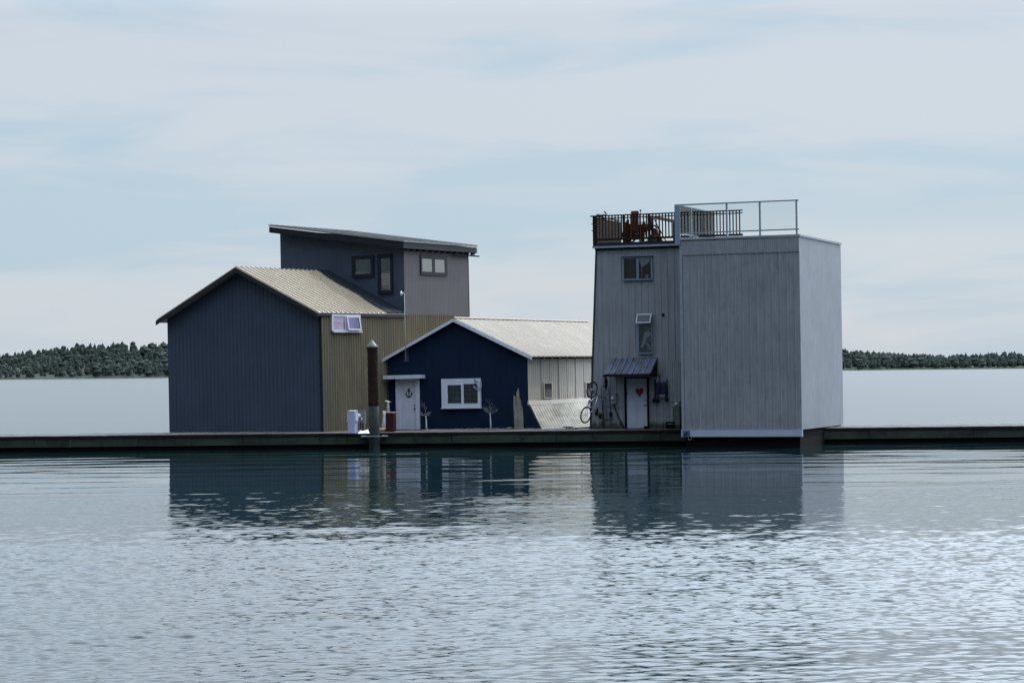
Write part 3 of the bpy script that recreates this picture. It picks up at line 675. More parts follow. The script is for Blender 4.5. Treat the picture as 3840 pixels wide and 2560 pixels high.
    fw2, bx2 = window(t, f.fr(2195, 1430, 2226, 1489, .022, 'x'), [f.fr(2198, 1435, 2222, 1486, .022, 'x')], mps, 'x', M_white_wall, M_in, depth=.02)
    # dark board that carries the mast, high on the front
    b = f.fr(1516, 1296, 1533, 1357); m = MB(); bx(m, *b, .0, .03); m.build('mast_board', M_navy, t)
    MB().box(xl + .02, xs_ - .1, .02, L_ - .05, -1.0, zb - .01).build('house_float', M_black, t)
    # mast: a thing fixed to the house
    p0 = f.at(1522, 1354, 'y', -.30); p1_ = f.at(1520, 1250, 'y', -.30); p2_ = f.at(1516, 1100, 'y', -.30)
    q = thing('wind_mast', f.M @ Matrix.Translation(p0), 'thin pale mast with a wind sensor on top, fixed to the blue gable', 'mast')
    m = MB(); m.tube([(0, 0, 0), p1_ - p0, p2_ - p0], [.016, .014, .011], 8).build('pole', M_dial, q, True)
    tp = p2_ - p0; m = MB(); m.tube([tp, tp + Vector((-.06, 0, .02)), tp + Vector((-.13, 0, 0))], .014, 6)
    m.ell(tp + Vector((-.14, 0, .0)), .04, .06, .10, 10, 8); m.ell(tp + Vector((-.10, 0, -.02)), .035, .035, .03, 8, 6); m.build('wind_sensor', M_silver, q, True)
    # anchor hung over the corner of the front window
    c = f.at(1790, 1440, 'y', -.1); am = anchor_mesh(mpf, (c.x, c.z), .48, R(32), .096, .125)
    o = am.build('anchor_ornament', M_base_white, None, M=f.M); tag(o, 'pale blue-white wooden anchor hung askew over the top right corner of the window', 'anchor')
    return f
FB = blue_house()

# ------------------------------------------------------------------ tower house
def tower_house():
    yaw = R(21.2)
    org = on_z(2400, 1608, DZ)
    f = Frame(org, yaw, .004)
    t = thing('grey_tower_house', f.M, 'tall grey corrugated metal house with rusty awning over its door and a brown roof railing', 'house')
    zg = f.at(2400, 923, 'y').z
    xl0 = f.at(2214, 1600, 'y').x; xl1 = f.at(2236, 930, 'y').x
    xr = f.at(2553, 1300, 'y').x + 2.6
    D_ = 5.0; zb = -.05; zt = zg - .08
    slant = (xl1 - xl0) / (zt - zb)
    left = lambda z: xl0 + slant * (z - zb)
    # front wall: ribbed sheets, the left edge leans in
    m = MB()
    def hi(s): return zt
    m.ribbed(xl1, xr, .275, .022, 'rib', lambda s, d, z: (s, -d, z), lambda s: zb, hi, phase=.1)
    m.prism([(xl0, 0, zb), (xl1 - .001, 0, zb), (xl1 - .001, 0, zt)], (0, .05, 0))
    m.build('front_wall', M_tower, t)
    # closer corrugation on the lower right, beside and under the awning
    m = MB(); a = f.fr(2350, 1345, 2553, 1607); dr = f.fr(2342, 1412, 2436, 1607)
    m.ribbed(dr[1] + .01, a[1], .09, .02, 'sine', lambda s, d, z: (s, -.024 - d, z), lambda s: f.at(2450, 1507, 'y').z, lambda s: f.at(2450, 1355, 'y').z, thick=.003); m.build('patched_sheet', M_tower, t)
    m = MB(); m.hexa([(xl0 - .03, -.035, zb), (xl0 + .035, -.035, zb), (xl0 + .035, .06, zb), (xl0 - .03, .06, zb), (xl1 - .03, -.035, zt), (xl1 + .035, -.035, zt), (xl1 + .035, .06, zt), (xl1 - .03, .06, zt)]).build('corner_trim', M_dark_metal, t)
    m = MB(); m.hexa([(xl0, .06, zb), (xl0 + .05, .06, zb), (xl0 + .05, D_, zb), (xl0, D_, zb), (xl1, .06, zt), (xl1 + .05, .06, zt), (xl1 + .05, D_, zt), (xl1, D_, zt)]); m.box(xl0 + .06, xr, D_ - .05, D_, zb, zt).box(xr - .05, xr, .06, D_ - .06, zb, zt).build('rear_wall', M_tower, t)
    MB().box(xl0 + .02, xr - .02, .06, D_ - .02, -1.0, zb - .01).build('house_float', M_black, t)
    # dark board painted as the shadow line under the gutter, gutter, deck rim
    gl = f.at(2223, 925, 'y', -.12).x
    MB().box(gl + .07, xr, -.08, .10, zt - .03, zg - .02).build('eave_shadow_line', M_trim_dark, t)
    MB().box(gl, xr, -.17, -.082, zg - .035, zg + .045).build('gutter', M_galv, t)
    zd = f.at(2440, 905, 'y', 0).z
    MB().box(gl + .05, xr, -.06, D_ + .1, zg - .015, zd).build('roof_deck', M_trim_dark, t)
    # awning
    zat = f.at(2380, 1343, 'y').z; ab = f.at(2253, 1402, 'y', -.98); br = f.at(2438, 1401, 'y', -.98); tl = f.at(2294, 1345, 'y'); tr = f.at(2467, 1341, 'y')
    zab = (ab.z + br.z) / 2; pr = .98; x0, x1 = tl.x, tr.x
    n_ = Vector((0, -(zat - zab), -pr)); 
    def mp(s, d, q): return (s, -.03 - (pr - .03) * q - d * .5, zat - (zat - zab) * q + d * .85)
    m = MB(); m.ribbed(x0, x1, .245, .03, 'rib', mp, lambda s: 0, lambda s: 1.0, thick=.012); aw = m.build('awning', M_rust_sheet, t)
    m = MB(); m.box(x0 - .06, x1 - .01, -pr - .015, -pr + .045, zab - .105, zab - .035).build('awning_fascia', M_cap, aw)
    m = MB(); m.prism([(x1 - .05, -.03, zat - .05), (x1 - .05, -pr + .05, zab - .03), (x1 - .05, -.03, zab - .03)], (.03, 0, 0)); m.box(x1 - .06, x1 - .01, -pr + .06, -.03, zab - .11, zab - .045); m.build('awning_bracket', M_wood_dark, aw); m = MB(); m.prism([(x0 + .03, -.03, zat - .05), (x0 + .03, -pr + .05, zab - .03), (x0 + .03, -.03, zab - .03)], (.03, 0, 0)); m.build('awning_bracket', M_wood_dark, aw)
    # door
    mpf = lambda h, d, z: (h, -.026 - d, z)
    def bx(m, h0, h1, z0, z1, d0, d1): m.hexa([mpf(h0, d0, z0), mpf(h1, d0, z0), mpf(h1, d1, z0), mpf(h0, d1, z0), mpf(h0, d0, z1), mpf(h1, d0, z1), mpf(h1, d1, z1), mpf(h0, d1, z1)])
    do = f.fr(2344, 1413, 2435, 1607); dl = f.fr(2352, 1418, 2429, 1607); zf = .04
    m = MB(); bx(m, do[0], dl[0], zf, do[3], 0, .07); bx(m, dl[1], do[1], zf, do[3], 0, .07); bx(m, dl[0], dl[1], dl[3], do[3], 0, .07); m.build('door_frame', M_black, t)
    m = MB(); bx(m, do[0] - .045, do[0] - .004, zf, do[3] + .05, 0, .03); bx(m, do[0] - .003, do[1] + .03, do[3] + .004, do[3] + .05, 0, .03); m.build('door_trim', M_galv, t)
    m = MB(); bx(m, dl[0], dl[1], zf, dl[3], 0, .03); sw = dl[1] - dl[0]; sh = dl[3] - zf
    for c in (.14, .55):
        for za, zb_ in ((.07, .28), (.33, .60), (.78, .90)): bx(m, dl[0] + sw * c, dl[0] + sw * (c + .31), zf + sh * za, zf + sh * zb_, .0301, .036)
    door = m.build('door', pmat('pale_blue_door', (.30, .34, .43), .5, 0, .1, 2, .1), t)
    z = f.at(2425, 1516, 'y').z; m = MB(); m.ell((dl[1] - .045, -.10, z), .03, .03, .03, 10, 8); m.tube([(dl[1] - .045, -.10, z), (dl[1] - .15, -.11, z)], .012, 8); m.build('handle', M_metal, door, True); m = MB(); m.ell((dl[1] - .045, -.085, z + .19), .032, .02, .032, 10, 8); m.build('lock', M_metal, door, True)
    m = MB(); z = f.at(2350, 1476, 'y').z; bx(m, dl[0] - .02, dl[0] + .03, z - .05, z + .05, .0365, .06); m.build('hinge', M_dark_metal, door)
    # windows
    o_ = f.fr(2337, 964, 2449, 1051); p1 = f.fr(2342, 970, 2389, 1045); p2 = f.fr(2398, 970, 2443, 1045)
    mpw = lambda h, d, z: (h, -.024 - d, z)
    fw, bxw = window(t, o_, [p1, p2], mpw, 'y', M_frame_grey, M_in, depth=.07)
    m = MB(); bxw(m, o_[0] - .03, o_[1] + .05, o_[3] + .002, o_[3] + .03, 0, .11); m.build('drip_cap', M_dark_metal, fw)
    # torn curtain and clutter behind the panes
    w = p2[1] - p2[0]; h = p2[3] - p2[2]; m = MB()
    pts = [(0, 1), (.95, 1), (.85, .84), (.62, .70), (.40, .62), (.18, .60), (.10, .80)]
    m.prism([mpw(p2[0] + a * w, .016, p2[2] + b * h) for a, b in pts], (0, -.012, 0)); bxw(m, p2[0] + w * .52, p2[0] + w * .76, p2[2] + .01, p2[2] + h * .2, .016, .03); bxw(m, p2[0] + w * .2, p2[0] + w * .24, p2[2], p2[3] - h * .4, .016, .024)
    m.build('torn_curtain', M_pale_curtain, fw)
    w = p1[1] - p1[0]; h = p1[3] - p1[2]; m = MB(); pts = [(.35, .05), (.9, .05), (.86, .55), (.7, .95), (.45, .98), (.38, .6)]
    m.prism([mpw(p1[0] + a * w, .016, p1[2] + b * h) for a, b in pts], (0, -.012, 0)); bxw(m, p1[0] + w * .24, p1[0] + w * .29, p1[2], p1[3], .016, .03); m.build('hanging_cloth', pmat('dim_cloth', (.06, .07, .085), .8, 0, .5, 6), fw)
    o_ = f.fr(2393, 1178, 2449, 1327); pa = f.fr(2398, 1183, 2444, 1211); pb = f.fr(2399, 1220, 2445, 1321)
    fw, bxw = window(t, o_, [pa, pb], mpw, 'y', M_frame_grey, M_in, depth=.06)
    w = pb[1] - pb[0]; h = pb[3] - pb[2]; m = MB()
    for pts in ([(.08, .16), (.28, .18), (.55, .40), (.62, .55), (.97, .64), (.97, .66), (.80, .80), (.45, .76), (.28, .5)], [(.55, .36), (.66, .36), (.97, .14), (.97, .10), (.75, .12)]):
        m.prism([mpw(pb[0] + a * w, .016, pb[2] + b * h) for a, b in pts], (0, -.012, 0))
    m.build('curtain_fold', M_pale_curtain, fw)
    m = MB(); bxw(m, pb[0], pb[1], pb[2], pb[3], .0125, .0145); m.build('dim_blind', pmat('dim_blind', (.20, .25, .29), .8, 0, .5, 4), fw)
    # top-hung vent sash pushed open
    h0, h1, z0, z1 = f.fr(2392, 1178, 2448, 1217); an = R(28); Ls = z1 - z0
    def sp_(hh, q, d): return (hh, -.10 - q * math.sin(an) - d * math.cos(an), z1 - q * math.cos(an) + d * math.sin(an))
    def sb(mm, ha, hb, qa, qb, da, db): mm.hexa([sp_(ha, qa, da), sp_(hb, qa, da), sp_(hb, qb, da), sp_(ha, qb, da), sp_(ha, qa, db), sp_(hb, qa, db), sp_(hb, qb, db), sp_(ha, qb, db)])
    e = .05; m = MB(); sb(m, h0, h1, 0, e, 0, .03); sb(m, h0, h1, Ls - e, Ls, 0, .03); sb(m, h0, h0 + e, e, Ls - e, 0, .03); sb(m, h1 - e, h1, e, Ls - e, 0, .03); m.build('open_sash', pmat('pale_sash', (.25, .30, .39), .5), fw)
    m = MB(); sb(m, h0 + e, h1 - e, e, Ls - e, .012, .018); m.build('sash_pane', glass('dark_blue_glass', (.1, .14, .3), .05, .0), fw)
    c = f.at(2488, 1180, 'y'); m = MB(); m.lathe([(.055, 0), (.055, .03), (.04, .03), (.04, .005), (0, .005)], (c.x, -.024, c.z), 14, Matrix.Rotation(R(90), 3, 'X')); m.build('vent_pipe', M_black, t, True)
    # fascia stain patch above small window
    # ---- roof railing
    zr_t = f.at(2400, 803, 'y', 0).z; zr_b = f.at(2400, 893, 'y', 0).z; zr_m = f.at(2400, 812, 'y', 0).z
    rl = MB(); xa = f.at(2214, 810, 'y', 0).x; xp_ = f.at(2232, 850, 'y', 0).x
    rl.box(xa, xr, -.05, .07, zr_t - .03, zr_t + .015)
    rl.box(xp_, xr, .0, .035, zr_m - .04, zr_m + .0); rl.box(xp_ + .05, xr, .0, .035, zr_b - .05, zr_b + .035)
    rl.box(xp_ - .06, xp_ + .04, .071, 3.2, zr_t - .025, zr_t + .01); rl.box(xp_ - .02, xp_ + .01, .071, 3.2, zr_b - .04, zr_b + .04)
    rail = rl.build('roof_railing', M_wood_dark, t)
    for px, wd in ((2232, .19), (2339, .07), (2435, .10), (2533, .09)):
        x = f.at(px, 850, 'y', 0).x; MB().box(x - wd / 2, x + wd / 2, -.045, -.002, zg + .05, zr_t - .031).build('post', M_wood_dark, rail)
    x = f.at(2247, 850, 'y').x; i = 0
    while x < xr - .05:
        MB().box(x - .022, x + .022, .036, .072, zr_b - .045, zr_t - .031).build('baluster', M_wood_red if (i * 7) % 5 < 2 else M_wood_dark, rail); x += .132; i += 1
    y = .16; 
    while y < 3.1:
        w = random.uniform(.13, .15); MB().box(xp_ + .012, xp_ + .034, y, y + w - .012, zr_b - .12, zr_t - .05 - random.uniform(0, .03)).build('board', M_wood_dark, rail); y += w
    for py in (840, 866):
        z = f.at(2225, py, 'y').z; MB().box(xp_ - .16, xp_ - .06, -.03, .0, z - .02, z + .01).build('peg', M_wood_dark, rail)
    return f, zd, zr_t, xp_
FT, ZD, ZRT, XP_ = tower_house()

# ------------------------------------------------------------------ right house
def right_house():
    yaw = R(21.2)
    org = on_z(2558, 1612, DZ + .03)
    f = Frame(org, yaw, .003)
    t = thing('glass_railed_house', f.M, 'streaked grey metal house at the right edge with a glass railing on its flat roof', 'house')
    zt = f.at(2600, 902, 'y').z; W = 4.7; D_ = 1.9
    m = MB(); m.ribbed(.10, W, .29, .024, 'rib', lambda s, d, z: (s, -d, z), lambda s: 0, lambda s: zt, phase=.12); m.build('front_wall', M_right, t)
    m = MB(); m.ribbed(.10, W, .075, .012, 'sine', lambda s, d, z: (s, -.026 - d, z), lambda s: zt - .55, lambda s: zt - .02, thick=.002); m.build('upper_sheet', M_right, t)
    m = MB(); m.box(.0, .10, -.035, .06, .0, zt + .02); m.build('corner_trim', M_galv, t)
    m = MB(); m.box(.0, .04, .06, D_, 0, zt).box(W - .05, W, .06, D_ + 5, 0, zt).build('side_wall', M_right, t)
    MB().box(-.02, W + .05, -.055, D_ + 5, zt + .021, zt + .10).build('roof_cap', M_galv, t)
    # stain marks in a row
    m = MB()
    zb = f.at(2600, 1637, 'y').z
    m = MB(); m.box(-.02, W + .02, -.06, .08, zb, -.004).build('base_board', M_base_white, t)
    MB().box(.1, W - .1, .12, D_ + 5, -1.2, -.005).build('house_float', M_black, t)
    # glass railing on the roof
    z0 = zt + .10; zr = f.at(2600, 766, 'y').z; zl = f.at(2600, 873, 'y').z
    m = MB(); m.box(-.16, W, -.06, .06, zr - .03, zr + .015); m.box(.02, W, -.02, .02, zl - .03, zl + .02); 
    m.box(-.03, .03, .061, D_ + 4, zr - .03, zr + .01); m.box(-.02, .02, .061, D_ + 4, zl - .03, zl + .02)
    rail = m.build('glass_railing', M_galv, t)
    zp0 = f.at(2552, 918, 'y', -.06).z
    MB().box(-.14, .06, -.135, -.061, zp0, zr - .03).build('corner_post', pmat('blue_grey_post', (.15, .19, .28), .5, .1, .1, 3), rail)
    px = [2585, 2700]
    for y in (1.55, 3.2, 4.8): MB().box(-.035, .035, y - .035, y + .035, z0, zr - .031).build('post', M_galv, rail)
    for x in (1.9, 3.2, 4.62): MB().box(x - .03, x + .03, -.05, .05, z0, zr - .031).build('post', M_galv, rail)
    for a, b in ((.07, 1.86), (1.94, 3.16), (3.24, 4.58)): MB().box(a, b, -.006, .006, zl + .021, zr - .031).build('glass_panel', G_rail, rail)
    for a, b in ((.1, 1.51), (1.59, 3.16), (3.24, 4.76)): MB().box(-.006, .006, a, b, zl + .021, zr - .031).build('glass_panel', G_rail, rail)
    # small blue plaque with an animal on it
    o = f.fr(2561, 1613, 2588, 1636, -.06)
    m = MB(); m.box(o[0], o[1], -.085, -.0605, o[2] + .005, o[3] - .005); pl = thing('plaque', f.M @ Matrix.Translation((o[0], -.085, o[2])), 'small blue plaque with a dark four-legged animal on the white base board', 'plaque')
    m.build('panel', M_sign, pl, M=Matrix.Translation((-o[0], .085, -o[2])))
    w, h = o[1] - o[0], o[3] - o[2]; m = MB()
    sil = [(.24, .10), (.30, .10), (.32, .36), (.48, .38), (.50, .10), (.56, .10), (.60, .42), (.66, .56), (.62, .76), (.54, .78), (.52, .62), (.30, .56), (.22, .46)]
    m.prism([(a * w, -.003, b * h) for a, b in sil], (0, -.006, 0)); m.build('animal_silhouette', M_black, pl)
    # mooring eye by the waterline
    c = f.at(2587, 1642, 'y', -.02); m = MB(); m.ring((0, 0, 0), Vector((1, 0, 0)), Vector((0, 0, 1)), .07, .014, 16, 6); m.box(-.014, .014, -.01, .14, .055, .085)
    o = m.build('mooring_ring', M_metal, None, True, f.M @ Matrix.Translation(c)); tag(o, 'small metal mooring ring under the white base board beside the blue plaque', 'ring')
    return f
FR = right_house()

# ------------------------------------------------------------------ bicycle
def bicycle(M, label, frame_m, group=None):
    """x forward, z up, y to the side; rear hub at the origin"""
    t = thing('bicycle', M, label, 'bicycle', group)
    Rw = .325; V = Vector; fh = V((1.03, 0, 0)); X = V((1, 0, 0)); Z = V((0, 0, 1)); Y = V((0, 1, 0))
    for c in (V((0, 0, 0)), fh):
        w = MB(); w.ring(c, X, Z, Rw, .024, 36, 8); tyre = w.build('wheel', M_rubber, t, True)
        w = MB(); w.ring(c, X, Z, Rw - .035, .011, 36, 6); w.build('rim', M_metal, tyre, True)
        w = MB(); w.tube([c - Y * .05, c + Y * .05], .022, 8)
        for i in range(16):
            a = i * math.pi / 8; w.tube([c + Y * (.03 if i % 2 else -.03), c + (X * math.cos(a) + Z * math.sin(a)) * (Rw - .035)], .0022, 4, caps=False)
        w.build('spokes', M_metal, tyre)
    bb = V((.43, 0, -.04)); st = V((.28, 0, .42)); hb = V((.86, 0, .40)); ht = V((.83, 0, .52))
    m = MB()
    m.tube([bb, st + (st - bb) * .12], .018, 8); m.tube([bb, hb], .021, 8); m.tube([st, ht + (hb - ht) * .2], .017, 8); m.tube([hb, ht], .021, 8)
    for s in (-1, 1):
        m.tube([V((0, s * .055, 0)), bb + Y * s * .03], .010, 6); m.tube([V((0, s * .055, 0)), st + Y * s * .02], .009, 6)
    m.build('frame', frame_m, t, True)
    m = MB()
    for s in (-1, 1): m.tube([fh + Y * s * .055, V((.90, s * .055, .30)), V((.885, s * .04, .36))], .013, 6)
    m.tube([V((.885, -.05, .36)), V((.885, .05, .36))], .016, 6); m.build('fork', M_dark_metal, t, True)
    m = MB(); m.tube([ht, V((.80, 0, .60)), V((.86, 0, .62))], .014, 6); m.tube([V((.86, -.30, .64)), V((.86, -.1, .62)), V((.86, .1, .62)), V((.86, .30, .64))], .012, 6)
    for s in (-1, 1): m.tube([V((.85, s * .29, .64)), V((.81, s * .30, .66))], .016, 6)
    m.build('handlebar', M_dark_metal, t, True)
    sp_ = st + (st - bb) * .12; m = MB(); m.tube([sp_, sp_ + V((-.05, 0, .15))], .013, 6); c = sp_ + V((-.05, 0, .17))
    m.prism([c + V((-.13, -.075, 0)), c + V((.0, -.05, .0)), c + V((.15, -.02, .0)), c + V((.15, .02, .0)), c + V((0, .05, 0)), c + V((-.13, .075, 0))], (0, 0, .045)); m.build('saddle', M_black, t)
    m = MB(); m.ring(bb + Y * .05, X, Z, .085, .008, 20, 5); m.tube([bb + Y * .06, bb + V((.14, .06, -.08))], .011, 6); m.tube([bb - Y * .06, bb + V((-.14, -.06, .08))], .011, 6)
    m.box(.53, .62, .06, .15, -.13, -.11); m.box(.24, .33, -.15, -.06, .03, .05); m.build('crank', M_dark_metal, t)
    return t
def basis(X, Z, o):
    X = X.normalized(); Y = Z.cross(X).normalized(); Z = X.cross(Y); M = Matrix((X, Y, Z)).transposed().to_4x4(); return Matrix.Translation(o) @ M
def hung_bike():
    rear = on_y(2197, 1555, 0.0 + (FT.M @ Vector((FT.at(2225, 1555, 'y', 0).x, -.62, 1.0))).y)
    front = on_y(2220, 1461, rear.y)
    d = (front - rear); 
    up = Vector((.64, .77, 0))
    M = basis(d, up - d * (up.dot(d) / d.dot(d)), rear)
    b = bicycle(M, 'silver bicycle hung upright on the left corner of the grey tower, front wheel up', M_silver)
    m = MB(); m.ell((1.03 - .17, .0, -.20), .05, .012, .03, 10, 6); m.build('reflector', M_orange, b, True)
hung_bike()

# ------------------------------------------------------------------ things on the tower's front wall
def wall_things():
    f = FT
    def T(name, px, py, label, cat, w=-.03):
        p = f.at(px, py, 'y', w); return thing(name, f.M @ Matrix.Translation(p), label, cat), p
    def loc(p, px, py, w): return f.at(px, py, 'y', w) - p
    # hand truck
    t, p = T('hand_truck', 2275, 1570, 'blue hand truck with two black wheels hanging on the grey wall between bicycle and meter', 'hand truck', -.12)
    L = lambda x, y, w=-.12: loc(p, x, y, w)
    m = MB(); m.tube([L(2264, 1572), L(2256, 1500), L(2254, 1456), L(2257, 1449), L(2264, 1446)], .015, 6); m.tube([L(2292, 1568), L(2285, 1480), L(2281, 1446)], .015, 6); m.tube([L(2264, 1446), L(2281, 1444)], .015, 6)
    m.tube([L(2276, 1570), L(2271, 1500), L(2267, 1470), L(2263, 1450)], .011, 6); m.build('frame', M_blue_metal, t, True)
    for y in (1475, 1498, 1521, 1546):
        m = MB(); m.tube([L(2259 + (y - 1475) * .05, y + 2), L(2285 + (y - 1475) * .06, y)], .011, 6); m.build('crossbar', M_blue_metal, t, True)
    for x, y in ((2251, 1559), (2291, 1553)):
        c = L(x, y, -.20); m = MB(); m.lathe([(.03, -.035), (.10, -.038), (.125, -.02), (.125, .02), (.10, .038), (.03, .035)], c, 20, Matrix.Rotation(R(38), 3, 'Z') @ Matrix.Rotation(R(90), 3, 'Y')); m.build('wheel', M_rubber, t, True)
    m = MB(); a, b = L(2263, 1572), L(2300, 1569); m.hexa([a, b, b + Vector((0, .10, 0)), a + Vector((0, .10, 0)), a + Vector((0, 0, .014)), b + Vector((0, 0, .014)), b + Vector((0, .10, .014)), a + Vector((0, .10, .014))]); m.build('toe_plate', M_dark_metal, t)
    # folded umbrella
    t, p = T('folded_umbrella', 2272, 1465, 'dark folded umbrella hanging point down from the awning corner above the hand truck', 'umbrella', -.30)
    L = lambda x, y, w=-.30: loc(p, x, y, w)
    m = MB(); m.tube([L(2272, 1466), L(2273, 1450), L(2275, 1435), L(2274, 1420), L(2271, 1413)], [.008, .045, .055, .035, .012], 8); m.build('canopy', M_rubber, t)
    m = MB(); m.tube([L(2268, 1410), L(2269, 1452)], .022, 6); m.build('shaft', M_black, t, True)
    # electric meter by the door
    def meter(x0, y0, x1, y1, cxp, cyp, label, mbox):
        r = f.fr(x0, y0, x1, y1); q = thing('electric_meter', f.M @ Matrix.Translation(((r[0] + r[1]) / 2, -.03, r[2])), label, 'meter'); w = (r[1] - r[0]) / 2; h = r[3] - r[2]
        m = MB(); m.box(-w, w, -.12, 0, 0, h); m.box(-w * .82, w * .82, -.13, -.1205, h * .06, h * .94); m.box(-w - .015, w + .015, -.14, 0, h + .001, h + .02); m.build('cabinet', mbox, q)
        c = f.at(cxp, cyp, 'y', -.13); c = Vector((c.x - (r[0] + r[1]) / 2, -.13, c.z - r[2])); RX = Matrix.Rotation(R(90), 3, 'X')
        m = MB(); m.lathe([(.07, .0), (.07, .05), (.06, .07), (0, .075)], c, 18, RX); m.build('dial', M_dial, q, True); return q
    meter(2294, 1476, 2314, 1514, 2299, 1494, 'grey electric meter box with round dial on the wall left of the heart door', M_grey_box)
    meter(2531, 1505, 2552, 1526, 2537, 1514, 'grey electric meter with round dial above the dark green cabinet by the corner', M_grey_box)
    def cable(name, pts, r, label, cat, mat, w=-.05):
        ps = [f.at(x, y, 'y', w) for x, y in pts]; b = ps[-1]; m = MB(); m.tube([q - b for q in ps], r, 6); o = m.build(name, mat, None, True, f.M @ Matrix.Translation(b)); tag(o, label, cat)
    cable('cable', [(2302, 1515), (2305, 1527), (2312, 1545), (2322, 1568), (2332, 1588), (2342, 1604)], .022, 'thick black cable sloping from the meter box down to the foot of the door', 'cable', M_rubber)
    cable('cord', [(2278, 1523), (2290, 1528), (2305, 1529.5), (2320, 1529), (2333, 1525), (2345, 1518)], .009, 'thin cord looping across the wall from hand truck to door frame', 'cord', M_dark_metal)
    cable('drain_pipe', [(2261, 1502), (2261, 1540), (2262, 1605)], .024, 'thin dark upright pipe on the wall behind the hand truck', 'pipe', M_dark_metal)
    # heart wreath
    c = f.at(2398, 1469, 'y', -.075); t = MB(); s = .165
    for i in range(150):
        a = random.uniform(0, 2 * math.pi); k = math.sqrt(random.uniform(.04, 1))
        x = 16 * math.sin(a) ** 3 / 16; z = (13 * math.cos(a) - 5 * math.cos(2 * a) - 2 * math.cos(3 * a) - math.cos(4 * a)) / 16
        t.ell((x * k * s * .95, random.uniform(-.03, 0), z * k * s + .01), random.uniform(.018, .03), .02, random.uniform(.018, .03), 6, 5)
    pts = []
    for i in range(28):
        a = i * 2 * math.pi / 28; pts.append((16 * math.sin(a) ** 3 / 16 * s, .005, (13 * math.cos(a) - 5 * math.cos(2 * a) - 2 * math.cos(3 * a) - math.cos(4 * a)) / 16 * s + .01))
    t.prism(pts, (0, -.012, 0)); o = t.build('heart_wreath', M_heart, None, False, f.M @ Matrix.Translation(c)); tag(o, 'red heart-shaped wreath of small blossoms on the pale blue door', 'wreath')
    # folding wagon hung beside the door
    t, p = T('folding_wagon', 2477, 1505, 'folded blue fabric wagon with black wheels hung on the wall right of the heart door', 'wagon', -.14)
    L = lambda x, y, w=-.14: loc(p, x, y, w)
    for xa, ya, xb, yb in ((2456, 1424, 2457, 1494), (2501, 1422, 2502, 1492)):
        MB().tube([L(xa, ya), L(xb, yb)], .026, 8).build('leg', M_black, t, True)
    MB().tube([L(2458, 1490), L(2480, 1489), L(2501, 1488)], .016, 6).build('crossbar', M_black, t, True)
    m = MB()
    for xa, xb in ((2459, 2477), (2479, 2498)):
        P = []; nx, nz = 6, 8
        for j in range(nz + 1):
            for i in range(nx + 1):
                u, v = i / nx, j / nz; q = L(xa + (xb - xa) * u, 1476 - 44 * v - (3 * math.sin(u * 7 + xa) if j == nz else 0)); q.y -= .05 + .05 * math.sin(u * math.pi) + .012 * math.sin(v * 9 + u * 5); P.append(q)
        k = len(P); back = [Vector((q.x, q.y + .06, q.z)) for q in P]; W_ = nx + 1
        fs = []
        for j in range(nz):
            for i in range(nx): a = j * W_ + i; fs += [(a, a + 1, a + W_ + 1, a + W_), (k + a, k + a + W_, k + a + W_ + 1, k + a + 1)]
        bd = [i for i in range(W_)] + [j * W_ + nx for j in range(1, nz + 1)] + [nz * W_ + i for i in range(nx - 1, -1, -1)] + [j * W_ for j in range(nz - 1, 0, -1)]
        fs += [(a, k + a, k + b, b) for a, b in zip(bd, bd[1:] + bd[:1])]
        m.add(P + back, fs)
    m.build('fabric_body', M_wagon, t, True)
    m = MB(); a = L(2477, 1477); b = L(2494, 1488); m.box(a.x, b.x, -.07, -.02, b.z, a.z); m.build('base_panel', M_grey_box, t)
    m = MB(); m.tube([L(2475, 1440), L(2474, 1413)], .012, 6); m.tube([L(2474, 1413), L(2470, 1409), L(2468, 1404), L(2480, 1403), L(2479, 1409), L(2474, 1413)], .012, 6); m.build('handle', M_black, t, True)
    RY = Matrix.Rotation(R(90), 3, 'X')
    for x, y, r_ in ((2454, 1500, .095), (2466, 1501, .085), (2501, 1498, .085)):
        m = MB(); m.lathe([(.02, -.03), (r_ * .8, -.032), (r_, -.018), (r_, .018), (r_ * .8, .032), (.02, .03)], L(x, y, -.19), 20, (Matrix.Rotation(R(20), 3, 'Z') if x < 2460 else Matrix.Rotation(R(55), 3, 'Z')) @ RY); m.build('wheel', M_rubber, t, True)
    # utility cabinet in the corner, crate, block
    r = f.fr(2534, 1527, 2556, 1600); t = thing('utility_cabinet', f.M @ Matrix.Translation((r[0], -.03, .03)), 'tall dark green utility cabinet standing under the meter by the corner', 'cabinet')
    m = MB(); m.box(0, r[1] - r[0], -.26, 0, .14, r[3] - .03); m.box(-.03, r[1] - r[0], -.28, 0, r[3] - .029, r[3] + .01); m.build('cabinet_body', M_green_box, t)
    m = MB(); m.box(.02, r[1] - r[0], -.24, -.01, .0, .139); m.build('plinth', M_concrete, t); m = MB(); m.tube([(-.02, -.2, .0), (-.02, -.2, r[3] - .06)], .02, 6); m.build('conduit', M_black, t, True)
    r = f.fr(2495, 1581, 2532, 1607, -.3); t = thing('storage_crate', f.M @ Matrix.Translation((r[0], -.30, r[2])), 'low black crate with faint pale lettering on its front, beside the cabinet', 'crate')
    w, h = r[1] - r[0], r[3] - r[2]; m = MB(); m.box(.01, w - .01, .01, .26, 0, h - .03); m.build('body', M_black, t); MB().box(0, w, 0, .27, h - .029, h).build('lid', M_rubber, t)
    m = MB()
    for i in range(8): m.box(w * (.24 + i * .066), w * (.24 + i * .066 + .035), .004, .0095, h * .66, h * .76)
    m.build('lettering', M_curtain, t)
